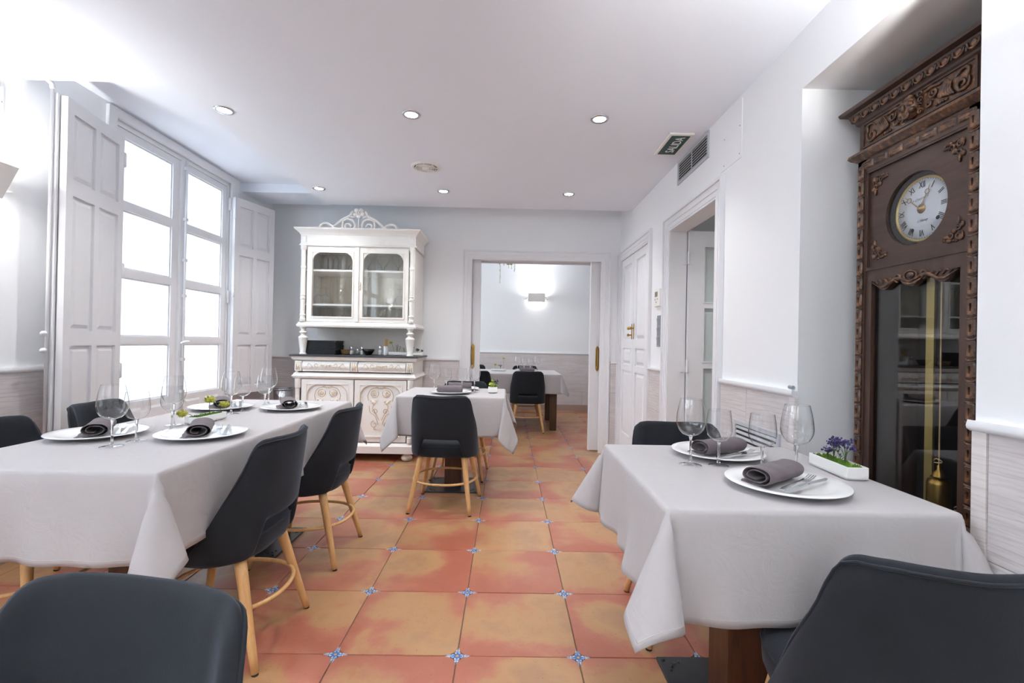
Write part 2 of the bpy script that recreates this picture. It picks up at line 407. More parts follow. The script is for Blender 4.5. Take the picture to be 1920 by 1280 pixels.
# keep the four arcs in order around the node
st = sorted(set((round(a, 5), round(b, 5)) for a, b in st), key=lambda p: atan2(p[1], p[0]))
star0 = MB().loops([[(x, y, -.010) for x, y in st], [(x, y, -.0008) for x, y in st]], cap0=False).build('tile_inset', 'star_tile', floor)
first = True; firsts = True; nodes = set()
for j in range(-3, 15):
    cols = range(-5, 4) if j < 8 else range(-3, 5)
    cols = list(cols)+([4] if -2 <= j <= 4 else [])
    for i in cols:
        loc = (TX0+(i+.5)*TS, TY0+(j+.5)*TS, random.uniform(-.0006, .0006)); rz = random.randrange(4)*pi/2
        if first: tile0.location = loc; tile0.rotation_euler = (0, 0, rz); first = False
        else: inst(tile0, 'tile', floor, loc, rz)
        nodes |= {(i, j), (i+1, j), (i, j+1), (i+1, j+1)}
for i, j in sorted(nodes):
    loc = (TX0+i*TS, TY0+j*TS, 0)
    if firsts: star0.location = loc; firsts = False
    else: inst(star0, 'tile_inset', floor, loc, 0)

# ---- walls
WH = 2.74
NY0, NY1, NZ = 1.225, 1.985, 2.27           # clock niche
DY0, DY1, DZ = 2.775, 3.60, 2.062           # glazed door
CY0, CY1, CZ = 4.135, 5.10, 2.08            # wall cupboard
def hole_r(u, v):
    return (NY0 < u < NY1 and v < NZ) or (DY0 < u < DY1 and v < DZ) or (CY0 < u < CY1 and .06 < v < CZ)
wall_right = struct(wallgrid([YF, NY0, NY1, DY0, DY1, CY0, CY1, YB], [0, .06, DZ, CZ, NZ, WH], hole_r, -.12, 0, MR(XR)).build('wall_right', 'wall_white'))
nb = MB().prism([(1.34, NY1), (1.72, NY1), (1.72, NY0), (1.34, NY0), (1.34, NY0-.05), (1.77, NY0-.05), (1.77, NY1+.05), (1.34, NY1+.05)], 0, NZ+.02, MZ(0))
nb.box((1.34, NY0-.05, NZ), (1.77, NY1+.05, NZ+.05)); struct(nb.build('wall_niche', 'wall_white'))
WIN_Y = [(3.09, 4.40), (-.11, 1.20)]
wall_left = struct(wallgrid([YF, -.11, 1.20, 3.09, 4.40, YB+.22], [0, .42, 2.60, WH], lambda u, v: .42 < v < 2.6 and any(a < u < b for a, b in WIN_Y), -.22, 0, ML(XL)).build('wall_left', 'wall_white'))
OX0, OX1, OZ = -.50, 1.11, 2.15
wall_back = struct(wallgrid([XL, OX0, OX1, XR+.12], [0, OZ, WH], lambda u, v: OX0 < u < OX1 and v < OZ, -.22, 0, MBk(YB)).build('wall_back', 'wall_white'))
struct(MB().box((XL-.2, YF-.12, 0), (XR+.2, YF, WH)).build('wall_front', 'wall_white'))
# dropped ceiling with the notch in front of the window, and the old ceiling above it
CE = [(XL, YF), (XR, YF), (XR, 4.745), (-1.83, 4.745), (-1.83, 2.54), (XL, 2.54)]
ceiling = struct(MB().prism(CE, 0, .07, MZ(ZC)).build('ceiling', 'ceiling_white'))
struct(MB().box((XL, 2.3, 2.665), (XR, YB, 2.76)).build('ceiling_upper', 'ceiling_white'))
struct(MB().box((XL, 4.58, 2.578), (-1.86, 4.97, 2.664)).build('trim_beam', 'ceiling_white'))
# far room
struct(MB().box((FX0-.15, YF1, 0), (FX1+.15, YF1+.12, 2.8)).build('wall_far', 'wall_white'))
wall_far = bpy.data.objects['wall_far']
struct(wallgrid([YF0, 6.0, 7.6, YF1], [0, .8, 2.3, 2.8], lambda u, v: 6.0 < u < 7.6 and .8 < v < 2.3, -.15, 0, ML(FX0)).build('wall_far_left', 'wall_white'))
struct(MB().box((FX1, YF0, 0), (FX1+.12, YF1, 2.8)).build('wall_far_right', 'wall_white'))
struct(MB().box((XR+.12, YF0-.06, 0), (FX1, YF0, 2.8)).build('wall_far_front', 'wall_white'))
struct(MB().box((FX0, YF0, ZF), (FX1, YF1, ZF+.1)).build('ceiling_far', 'ceiling_white'))
w3 = sempty('window_3', (FX0, 6.8, 1.5))  # out-of-view glowing window, added because the far room needs light
MB().ring(*ring_pair(rect(6.0, 7.6, .8, 2.3), rect(6.06, 7.54, .86, 2.24), 4), -.10, .01, ML(FX0)).build('frame', 'trim_white', w3, off=w3.location)
MB().box((FX0-.06, 6.06, .86), (FX0-.05, 7.54, 2.24)).build('pane', 'far_added_daylight', w3, off=w3.location)
# corridor behind the glazed door
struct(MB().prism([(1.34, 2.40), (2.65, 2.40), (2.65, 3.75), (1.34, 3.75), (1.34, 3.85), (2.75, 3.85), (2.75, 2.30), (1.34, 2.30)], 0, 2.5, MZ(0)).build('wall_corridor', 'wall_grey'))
struct(MB().box((1.34, 2.35, 2.36), (2.7, 3.8, 2.44)).build('ceiling_corridor', 'ceiling_white'))

# ---- wainscot: planks in four courses, rail on top
PL = {}
def plank(L, h, t_, loc, rz, parent, mat='plank_pale', name='plank'):
    k = (round(L, 3), round(h, 3), t_, mat)
    if k not in PL:
        e = .0004
        lo = [(e, 0, e), (L-e, 0, e), (L-e, 0, h-e), (e, 0, h-e)]; hi = [(e+.0008, t_, e+.0008), (L-e-.0008, t_, e+.0008), (L-e-.0008, t_, h-e-.0008), (e+.0008, t_, h-e-.0008)]
        o = MB().loops([lo, hi]).build(name, mat, parent); PL[k] = o
    else: o = inst(PL[k], name, parent)
    o.location = loc; o.rotation_euler = (0, 0, rz); return o
RZ = .985
def wainscot(side, u0, u1, at, parent, seed, n=3, top=RZ, length=1.25):
    """side 'R','L','B' : u0..u1 along the wall, at = wall plane"""
    rn = random.Random(seed); h = top/n
    for c in range(n):
        u = u0; first_ = True
        while u < u1-.01:
            L = length*(rn.uniform(.25, 1) if first_ else 1); first_ = False
            e = min(u+L, u1)
            if u1-e < .12: e = u1
            z = c*h
            if side == 'R': plank(e-u, h, .012, (at, u, z), pi/2, parent)
            elif side == 'L': plank(e-u, h, .012, (at, e, z), -pi/2, parent)
            else: plank(e-u, h, .012, (e, at, z), pi, parent)
            u = e
M_ = {'R': MR, 'L': ML, 'B': MBk}
def rail(side, u0, u1, at, parent, z=RZ):
    m = MB(); M = M_[side](at)
    prof = [(0, z-.012), (.016, z-.012), (.024, z-.006), (.026, z+.002), (.022, z+.0165), (.010, z+.014), (0, z+.014)]
    m.loops([[M(u, v, w) for w, v in prof] for u in (u0, u1)]); return m.build('dado_rail', 'trim_white', parent, 40)
for a, b, s_ in ((YF, NY0-.045, 1), (NY1+.035, DY0-.10, 2), (DY1+.10, CY0-.10, 3)):
    wainscot('R', a, b, XR, wall_right, s_)
    rail('R', a if a > YF else YF, b+(.045 if s_ == 1 else 0), XR, wall_right) if s_ != 2 else rail('R', NY1, b, XR, wall_right)
for u in (NY0-.045, NY1-.008):
    plank(.04, .975, .016, (XR, u, 0), pi/2, wall_right, 'plank_edge', 'corner_strip')
for a, b, s_ in ((XL, OX0-.02, 5), (OX1+.02, XR, 6)):
    wainscot('B', a, b, YB, wall_back, s_); rail('B', a, b, YB, wall_back)
wainscot('L', YF, -.18, XL, wall_left, 8); rail('L', YF, -.18, XL, wall_left)
wainscot('L', 1.27, 3.02, XL, wall_left, 9); rail('L', 1.27, 3.02, XL, wall_left)
wainscot('L', 4.47, YB, XL, wall_left, 10); rail('L', 4.47, YB, XL, wall_left)
MB().box((XL, 4.40, 0), (XL+.012, 4.47, .985)).build('corner_strip', 'plank_edge', wall_left)
wainscot('B', FX0, FX1, YF1, wall_far, 12, top=1.01); rail('B', FX0, FX1, YF1, wall_far, 1.01)
struct(MB().box((FX0, YF1-.026, 0), (FX1, YF1, .105)).build('baseboard_far', 'skirting_tan'))
for a, b in ((XL, -2.1), (-.86, OX0)): struct(MB().box((a, YB-.024, 0), (b, YB, .09)).build('baseboard_back', 'skirting_tan'))
struct(MB().box((XL, 1.2, 0), (XL+.024, 5.2, .09)).build('baseboard_left', 'skirting_tan'))

# ---- raised panel helper
def raised(mb, u0, u1, v0, v1, wb, wt, ins, M):
    mb.loops([[M(*p, wb) for p in rect(u0, u1, v0, v1)], [M(*p, wt) for p in rect(u0+ins, u1-ins, v0+ins, v1-ins)]], cap0=True)
    return mb
# ---- windows
def make_window(k, dy):
    w = sempty('window_%d' % k, (XL, 3.75+dy, .42)); off = w.location; M = ML(XL)
    Y = lambda y: y+dy
    MB().ring(*ring_pair(rect(Y(3.09), Y(4.40), .42, 2.60), rect(Y(3.125), Y(4.365), .46, 2.555), 4), -.12, -.005, M).build('frame', 'trim_white', w, off=off)
    MB().ring(*ring_pair(rect(Y(3.035), Y(4.455), .38, 2.645), rect(Y(3.10), Y(4.39), .43, 2.59), 4), 0, .022, M).build('architrave', 'trim_white', w, off=off)
    MB().box((XL-.02, Y(3.03), .375), (XL+.06, Y(4.46), .42)).build('window_sill', 'trim_white', w, off=off)
    rows = [(.72, 1.12), (1.172, 1.572), (1.626, 2.020), (2.074, 2.50)]
    vs = [.462]+[q for r in rows for q in r]+[2.553]
    for a, b, g0, g1 in ((3.127, 3.747, 3.185, 3.665), (3.753, 4.363, 3.835, 4.30)):
        us = [Y(a), Y(g0), Y(g1), Y(b)]
        leaf = wallgrid(us, vs, lambda u, v: us[1] < u < us[2] and any(p < v < q for p, q in rows), -.058, -.012, M).build('casement', 'trim_white', w, off=off)
        for p, q in rows:
            bd = MB().ring(*ring_pair(rect(us[1], us[2], p, q), rect(us[1]+.012, us[2]-.012, p+.012, q-.012), 4), -.045, -.022, M)
            bd.build('glazing_bead', 'trim_white', leaf, off=off)
            MB().box((XL-.046, us[1]-.003, p-.003), (XL-.040, us[2]+.003, q+.003)).build('pane', 'frosted_daylight', leaf, off=off)
        mid = (us[1]+us[2])/2
        for p, q in ((us[1]+.01, mid-.03), (mid+.03, us[2]-.01)):
            raised(MB(), p, q, .51, .675, -.013, -.004, .018, M).build('lower_panel', 'trim_white', leaf, off=off)
    MB().box((XL-.013, Y(3.735), .47), (XL+.004, Y(3.79), 2.55)).build('meeting_strip', 'trim_white', w, off=off)
    rod = MB().tube([(XL+.018, Y(3.775), .50), (XL+.018, Y(3.775), 2.56)], .009, 8).build('espagnolette_rod', 'trim_white', w, True, off=off)
    for z in (.75, 1.0, 1.5, 1.78, 2.1, 2.5):
        MB().box((XL+.002, Y(3.76), z-.012), (XL+.028, Y(3.79), z+.012)).build('bracket', 'trim_white', rod, off=off)
    MB().tube(spline([(XL+.02, Y(3.775), 1.14), (XL+.06, Y(3.775), 1.14), (XL+.065, Y(3.72), 1.135), (XL+.06, Y(3.69), 1.13)], 4), .009, 8).build('window_handle', 'trim_white', w, True, off=off)
    for z in (.75, 1.55, 2.40):
        MB().lathe([(.004, -.06), (.011, -.05), (.011, .05), (.004, .06)], (XL+.005, Y(4.378), z), 10).build('hinge', 'trim_white', w, True, off=off)
    return w
make_window(1, 0); make_window(2, -3.2)  # second window is out of view, suggested by reflections, added for brightness
# ---- shutters
def shutter(name, label, hx, hy, fx, fy, leafs):
    wid = hypot(fx-hx, fy-hy); rz = atan2(fy-hy, fx-hx); side = 1 if fy > hy else -1
    t_ = thing(name, label, 'shutter', (hx, hy, .66), rz, 'folding window shutters')
    M = lambda u, v, w: (u, (-1 if side > 0 else 1)*w, v-.66)
    rows = [(.73, 1.115), (1.20, 1.945), (2.03, 2.395)]
    cols = [(.055, wid/2-.022), (wid/2+.022, wid-.055)]
    us = [0]+[q for c in cols for q in c]+[wid]; vs = [.66]+[q for r in rows for q in r]+[2.47]
    wallgrid(us, vs, lambda u, v: any(a < u < b for a, b in cols) and any(a < v < b for a, b in rows), -.016, .016, M).build('leaf_frame', 'shutter_white', t_)
    for a, b in cols:
        for c, d in rows:
            m = MB().prism(rect(a-.003, b+.003, c-.003, d+.003), -.009, .001, M); raised(m, a+.012, b-.012, c+.012, d-.012, .001, .011, .022, M)
            m.build('panel', 'shutter_white', t_)
    if leafs:
        MB().prism(rect(.03, wid+.018, .655, 2.475), -.055, -.022, M).build('folded_leaf', 'shutter_white', t_)
        rod = MB().tube([M(wid+.028, .63, -.04), M(wid+.028, 2.49, -.04)], .008, 8).build('bolt_rod', 'shutter_white', t_, True)
        MB().tube(spline([M(wid+.028, 2.49, -.04), M(wid+.035, 2.515, -.04), M(wid+.075, 2.52, -.04)], 4), .012, 8).build('hook', 'shutter_white', rod, True)
        MB().tube(spline([M(wid+.028, .64, -.04), M(wid+.04, .615, -.035), M(wid+.085, .61, -.03)], 4), .012, 8).build('hook', 'shutter_white', rod, True)
        for z in (1.09, 1.18): MB().ball(M(wid+.05, z, -.04), (.02, .014, .014), 10, 6).build('knob', 'shutter_white', rod, True)
    for z in (.95, 1.6, 2.32):
        MB().lathe([(.004, -.05), (.010, -.042), (.010, .042), (.004, .05)], M(-.004, z, .016), 10).build('hinge', 'shutter_white', t_, True)
    return t_
shutter('window_shutter', 'white panelled shutter with bolt rod, folded open by the wall lamp', -2.53, 3.115, -2.425, 2.60, True)
shutter('window_shutter', 'white panelled shutter folded open beside the carved cabinet', -2.53, 4.385, -2.39, 4.835, False)

# ---- door_1 : glazed door standing open into the corridor
d1 = sempty('door_1', (XR, 3.19, 0)); o1 = d1.location
casing('casing', DY0+.015, DY1-.015, DZ-.015, MR(XR), d1, .105).data.transform(Matrix.Translation(-o1))
jb = MB()
for a, b in ((DY0, DY0+.016), (DY1-.016, DY1)): jb.box((XR-.002, a, 0), (1.345, b, DZ))
jb.box((XR-.002, DY0, DZ-.016), (1.345, DY1, DZ)); jb.build('jamb', 'trim_white', d1, off=o1)
rows = [(.60, 1.026), (1.058, 1.477), (1.505, 1.935)]
lf = wallgrid([1.352, 1.462, 1.98, 2.09], [.012]+[q for r in rows for q in r]+[2.045], lambda u, v: 1.462 < u < 1.98 and any(a < v < b for a, b in rows), -.036, 0, MBk(3.555)).build('door_leaf', 'trim_white', d1, off=o1)
for a, b in rows:
    MB().box((1.459, 3.570, a-.003), (1.983, 3.576, b+.003)).build('pane', 'frosted_pane', lf, off=o1)
    MB().ring(*ring_pair(rect(1.462, 1.98, a, b), rect(1.472, 1.97, a+.01, b-.01), 4), -.012, .004, MBk(3.555)).build('glazing_bead', 'trim_white', lf, off=o1)
for z in (.25, 1.03, 1.84):
    h_ = MB().lathe([(.004, -.05), (.009, -.045), (.009, .045), (.004, .05)], (1.345, 3.545, z), 10); h_.box((1.31, 3.578, z-.045), (1.345, 3.583, z+.045)); h_.box((1.348, 3.552, z-.045), (1.385, 3.556, z+.045))
    h_.build('hinge', 'trim_white', lf, off=o1)
# ---- door_2 : wall cupboard with two panelled leaves
d2 = sempty('door_2', (XR, 4.6175, .06)); o2 = d2.location
m = MB(); M = MR(XR)
for i0, i1, t_ in ((0, .012, .012), (.012, .04, .017), (.04, .055, .022), (.055, .08, .018), (.08, .10, .028)):
    # closed frame on four sides
    m.ring(*ring_pair(rect(CY0-i1, CY1+i1, .06+.0-i1*.6, CZ+i1), rect(CY0-i0, CY1+i0, .06-i0*.6, CZ+i0), 4), 0, t_, M)
m.build('casing', 'trim_white', d2, off=o2)
rows = [(.27, .92), (.985, 1.15), (1.235, 2.0)]
for a, b in ((CY0+.003, 4.612), (4.618, CY1-.003)):
    us = [a, a+.085, b-.085, b]
    lf = wallgrid(us, [.065]+[q for r in rows for q in r]+[CZ-.004], lambda u, v: us[1] < u < us[2] and any(p < v < q for p, q in rows), -.035, .001, M).build('leaf', 'trim_white', d2, off=o2)
    for p, q in rows:
        pm = MB().prism(rect(us[1]-.002, us[2]+.002, p-.002, q+.002), -.03, -.014, M); raised(pm, us[1]+.008, us[2]-.008, p+.008, q-.008, -.014, -.002, .03, M)
        pm.build('panel', 'trim_white', lf, off=o2)
    yy = 4.612-.035 if a < 4.5 else 4.618+.035
    kn = MB().box((XR-.006, yy-.009, 1.24), (XR, yy+.009, 1.39)).build('escutcheon', 'brass', lf, off=o2)
    for z in ((1.345, 1.28) if a > 4.5 else (1.345,)):
        k2 = MB().lathe([(.003, 0), (.007, .004), (.005, .018), (.013, .026), (.015, .034), (.010, .042), (.003, .044)], n=14)
        k2.xf(Matrix.Translation((XR-.006, yy, z)) @ Matrix.Rotation(-pi/2, 4, 'Y')); k2.build('knob', 'brass', lf, True, off=o2)
# ---- door_3 : pocket sliding doors to the far room
d3 = sempty('door_3', (.305, YB, 0)); o3 = d3.location
casing('casing', -.40, 1.01, 2.085, MBk(YB), d3, .10, .03).data.transform(Matrix.Translation(-o3))
c2 = casing('casing', -.40, 1.01, 2.085, MF(YF0), d3, .10, .03); c2.data.transform(Matrix.Translation(-o3))
MB().box((-.5, 5.21, 2.103), (1.11, 5.41, 2.149)).build('track_box', 'trim_white', d3, off=o3)
for a, b, hx in ((-.49, -.316, -.378), (.926, 1.10, 1.0)):
    lf = bevel(MB().box((a, 5.27, .012), (b, 5.312, 2.10)).build('sliding_leaf', 'trim_white', d3, off=o3), .004)
    MB().box((b-.004 if a < 0 else a, 5.262, .012), (b+.012 if a < 0 else a+.004-.016+.016, 5.32, 2.10)).build('edge_strip', 'trim_white', lf, off=o3) if a < 0 else MB().box((a-.012, 5.262, .012), (a+.004, 5.32, 2.10)).build('edge_strip', 'trim_white', lf, off=o3)
    hz = 1.025
    pts = [(hx-.019, hz-.115), (hx-.012, hz-.128), (hx, hz-.142), (hx+.012, hz-.128), (hx+.019, hz-.115), (hx+.019, hz+.115), (hx+.012, hz+.128), (hx, hz+.142), (hx-.012, hz+.128), (hx-.019, hz+.115)]
    pp = MB().prism(pts, 0, .004, MBk(5.27)).build('pull_plate', 'brass', lf, off=o3)
    MB().tube(spline([(hx-.004, 5.266, hz-.09), (hx-.004, 5.23, hz-.085), (hx-.004, 5.226, hz), (hx-.004, 5.23, hz+.085), (hx-.004, 5.266, hz+.09)], 5), .0065, 8).build('pull_handle', 'brass', pp, True, off=o3)

# ---- ceiling and wall fittings
DL = 0
def downlight(x, y, label, z=ZC, energy=SPOT, group='recessed ceiling lamps'):
    t_ = thing('ceiling_spotlight', label, 'ceiling lamp', (x, y, z), 0, group)
    MB().lathe([(.036, -.002), (.038, -.006), (.052, -.006), (.055, -.002), (.055, .0)], n=28, cap=False).build('trim_ring', 'steel', t_, True)
    MB().lathe([(.002, -.003), (.036, -.003)], n=24).build('lens', 'lamp_lens', t_)
    ld = bpy.data.lights.new('spot', 'SPOT'); ld.energy = energy; ld.spot_size = R(125); ld.spot_blend = .8; ld.shadow_soft_size = .04; ld.color = (1, .985, .965)
    lo = bpy.data.objects.new('spot', ld); COL.objects.link(lo); lo.parent = t_; lo.location = (0, 0, -.012)
LX = [-1.70, -.595, .523]
for yy, row in ((2.82, 'front'), (4.24, 'rear')):
    for x, nm in zip(LX, ('nearest the window', 'in the middle of the ceiling', 'nearest the exit sign')):
        downlight(x, yy, 'recessed round spotlight %s, %s row' % (nm, row))
for x, w in ((-1.2, 'window'), (.3, 'clock')): downlight(x, .2, 'added recessed round spotlight above the viewer on the %s side' % w, group='added lamps behind the viewer')  # two unseen spots, added to brighten the room
for x, y, w in ((.0, 6.4, 'sliding doors'), (.9, 7.4, 'wall lamp')): downlight(x, y, 'added recessed round spotlight in the far room, nearer the %s' % w, ZF, SPOT*.8, 'added far room lamps')  # spots hidden above the door head, added to light the far room
g = thing('ceiling_vent', 'round white slotted air vent in the ceiling', 'vent', (-.652, 3.66, ZC))
MB().lathe([(.115, 0), (.112, -.006), (.095, -.012), (.088, -.008)], n=36, cap=False).build('rim', 'white_plastic', g, True)
MB().lathe([(.002, -.004), (.09, -.004)], n=30).build('backing', 'grey_plastic', g)
MB().lathe([(.002, -.018), (.028, -.017), (.034, -.008), (.034, -.003)], n=24).build('hub', 'white_plastic', g, True)
for q in range(3):
    r_ = .046+.015*q; MB().tube([(r_*cos(2*pi*k/32), r_*sin(2*pi*k/32), -.011) for k in range(32)], .004, 6, True).build('ring_slat', 'white_plastic', g, True)
for q in range(4): MB().box((-.088, -.004, -.014), (.088, .004, -.006)).xf(Matrix.Rotation(q*pi/4, 4, 'Z')).build('spoke', 'white_plastic', g)
# exit sign on the ceiling
s_ = thing('exit_sign', 'dark green SALIDA exit sign fixed flat under the ceiling', 'sign', (1.075, 3.14, ZC))
bevel(MB().box((-.078, -.165, -.012), (.078, .165, 0)).build('backing_plate', 'white_plastic', s_), .003)
MB().box((-.058, -.143, -.0155), (.058, .143, -.012)).build('sign_face', 'sign_green', s_)
text_mesh('SALIDA', .088, .0006, 'lettering', 'matte_white', s_, Matrix(((0, -1, 0, .008), (-1, 0, 0, -.012), (0, 0, -1, -.0162), (0, 0, 0, 1))) @ Matrix.Diagonal((.82, .92, 1, 1)))
# grille high on the right wall
def grille(name, label, y0, y1, z0, z1, at, n, mid=True):
    t_ = thing(name, label, 'vent', (at, (y0+y1)/2, z0)); off = t_.location; M = MR(at)
    MB().ring(*ring_pair(rect(y0, y1, z0, z1), rect(y0+.022, y1-.022, z0+.02, z1-.02), 4), 0, .008, M).build('frame', 'grey_metal_paint', t_, off=off)
    MB().prism(rect(y0+.02, y1-.02, z0+.018, z1-.018), 0, .001, M).build('backing', 'vent_dark', t_, off=off)
    for k in range(n):
        z = z0+.02+(z1-z0-.04)*(k+.5)/n; h = (z1-z0-.04)/n*.28
        MB().loops([[M(y, z-h, .006), M(y, z-h+.0025, .007), M(y, z+h, .002), M(y, z+h-.0025, .001)] for y in (y0+.02, y1-.02)]).build('slat', 'grey_metal_paint', t_, off=off)
    if mid: MB().prism(rect((y0+y1)/2-.003, (y0+y1)/2+.003, z0+.02, z1-.02), .004, .009, M).build('divider', 'grey_metal_paint', t_, off=off)
grille('wall_grille', 'grey metal louvre grille high on the wall under the ceiling', 2.91, 3.445, 2.345, 2.512, XR, 7)
grille('wainscot_grille', 'grey metal louvre grille low in the panelling behind the small table', 2.08, 2.50, .66, .80, XR-.0125, 4, False)
a_ = thing('access_panel', 'flat white screwed access panel above the door casing', 'panel', (XR, 2.61, 2.19))
MB().box((XR-.003, 2.50, 2.185), (XR, 2.76, 2.50)).build('cover', 'wall_white', a_, off=a_.location)
for y, z in ((2.52, 2.21), (2.70, 2.21), (2.52, 2.36), (2.70, 2.36)): MB().lathe([(.001, .0), (.004, .0), (.004, .001)], n=8).xf(Matrix.Translation((XR-.003, y, z)) @ Matrix.Rotation(-pi/2, 4, 'Y')).build('screw', 'grey_plastic', a_, off=a_.location)
a_ = thing('access_panel', 'flat white access cover high on the left wall at the picture edge', 'panel', (XL, 2.2, 2.27))
MB().box((XL, 1.98, 2.27), (XL+.004, 2.425, 2.415)).build('cover', 'trim_white', a_, off=a_.location)
for y in (1.99, 2.415): MB().lathe([(.001, .0), (.004, .0), (.004, .001)], n=8).xf(Matrix.Translation((XL+.004, y, 2.34)) @ Matrix.Rotation(pi/2, 4, 'Y')).build('screw', 'grey_plastic', a_, off=a_.location)
th = thing('thermostat', 'white wall thermostat with small grey display', 'thermostat', (XR, 3.82, 1.495)); off = th.location; M = MR(XR)
bevel(MB().prism(rect(3.755, 3.885, 1.495, 1.635), 0, .024, M).build('housing', 'white_plastic', th, off=off), .004)
MB().prism(rect(3.80, 3.868, 1.575, 1.615), .0235, .0252, M).build('display', 'spice', th, off=off)
for y, z in ((3.80, 1.555), (3.86, 1.553), (3.83, 1.53)): MB().prism(rect(y-.008, y+.008, z-.005, z+.005), .0235, .026, M).build('button', 'grey_plastic', th, off=off)
sw = thing('light_switch', 'grey column of three wall switches beside the door casing', 'switch', (XR, 3.81, 1.17)); off = sw.location
bevel(MB().prism(rect(3.765, 3.852, 1.172, 1.423), 0, .009, M).build('frame', 'grey_plastic', sw, off=off), .002)
for k in range(3): MB().loops([[M(u, v, .009) for u, v in rect(3.782, 3.838, 1.188+.077*k, 1.248+.077*k)], [M(u, v, .011 if v < 1.22+.077*k else .017) for u, v in rect(3.784, 3.836, 1.19+.077*k, 1.246+.077*k)]]).build('rocker', 'grey_plastic', sw, off=off)
MB().tube([(XR-.008, 2.0, 1.012), (XR-.008, 2.028, 1.012)], .008, 8).build('cable_stub', 'grey_plastic', wall_right)
# sconces
def sconce(name, label, loc, rz, up=1.0, down=1.0):
    """plate lamp; local +Y is the wall, plate leans out at the top"""
    t_ = thing(name, label, 'wall lamp', loc, rz, 'wall uplighters')
    MB().box((-.16, -.03, -.03), (.16, 0, .03)).build('wall_bracket', 'matte_white', t_)
    sh = MB().loops([[(-.15, -.065, -.075), (.15, -.065, -.075), (.15, -.071, -.075), (-.15, -.071, -.075)], [(-.15, -.145, .075), (.15, -.145, .075), (.15, -.151, .075), (-.15, -.151, .075)]]).build('shade', 'matte_white', t_)
    for s in (-1, 1):
        MB().box((s*.20-.02, -.06, -.025), (s*.20+.02, 0, .025)).build('end_cap', 'matte_white', t_)
        MB().tube([(s*.14, -.075, 0), (s*.19, -.04, 0)], .006, 8).build('arm', 'steel', t_, True)
    MB().tube([(-.06, -.065, .0), (.06, -.065, .0)], .010, 10).build('bulb', 'tube_glow', t_, True)
    ld = bpy.data.lights.new('glow', 'AREA'); ld.shape = 'RECTANGLE'; ld.size = .22; ld.size_y = .05; ld.energy = SCONCE*up; ld.color = (1, .98, .955)
    lo = bpy.data.objects.new('glow', ld); COL.objects.link(lo); lo.parent = t_; lo.location = (0, -.06, .035); lo.rotation_euler = (pi, 0, 0)
    ld = bpy.data.lights.new('glow', 'AREA'); ld.shape = 'RECTANGLE'; ld.size = .2; ld.size_y = .03; ld.energy = SCONCE*.13*down; ld.color = (1, .98, .955)
    lo = bpy.data.objects.new('glow', ld); COL.objects.link(lo); lo.parent = t_; lo.location = (0, -.045, -.035)
    return t_
sconce('wall_lamp', 'white slanted plate wall lamp glowing on the far room wall', (.50, YF1, 1.995), 0, .40, .35)
sconce('wall_lamp', 'white slanted plate wall lamp cut by the left picture edge', (XL, 2.215, 1.915), pi/2, .7, 3.0)
sconce('wall_lamp', 'unseen white slanted plate wall lamp on the right wall beside the viewer', (XR, .80, 1.95), -pi/2, 2.6, .5)  # out-of-view lamp, inferred from the wall glow, added for brightness
sconce('wall_lamp', 'added white slanted plate wall lamp on the wall behind the viewer', (-.7, YF, 1.95), pi, 5.0, .3)  # unseen lamp, added so its uplight brightens the ceiling
sconce('wall_lamp', 'added white slanted plate wall lamp on the window wall behind the viewer', (XL, -.9, 1.95), pi/2, 5.0, .5)  # another unseen uplighter, added to raise the ambient brightness
# unseen lamp, added to light the corridor
downlight(1.9, 2.9, 'added recessed round spotlight in the corridor', 2.36, 14, 'added corridor lamp')

# ================================================================== CHAIRS
def interp(x, tab):
    for (a, b), (c, d) in zip(tab, tab[1:]):
        if x <= c: return b+(d-b)*max(0, min(1, (x-a)/(c-a)))
    return tab[-1][1]
SW, RCN = .222, .080      # half width of the shell, plan corner radius
def plan(l):              # point of the U-shaped plan at signed arc length l from the rear centre (front = +y)
    s = 1 if l >= 0 else -1; l = abs(l); st_ = SW-RCN; arc = RCN*pi/2
    if l < st_: x, y = l, 0.0
    elif l < st_+arc: a = (l-st_)/RCN; x, y = st_+RCN*sin(a), RCN*(1-cos(a))
    else: x, y = SW, RCN+(l-st_-arc)
    y += .072*(x/SW)**2
    return s*x, y
def shell_pt(l, z):
    x, y = plan(l); k = (z-.385)/.43
    yr = -.205-.052*k                       # leans back
    return Vector((x*(1.01-.02*k), yr+y*(1-.10*k), z))
LT = .347
TOP = [(0, .812), (.13, .817), (.172, .815), (.190, .804), (.201, .778), (.208, .745), (.217, .70), (.265, .565), (.314, .455), (LT, .402)]
BOT = [(0, .508), (.116, .506), (.129, .495), (.145, .40), (.160, .378), (.28, .372), (LT, .380)]
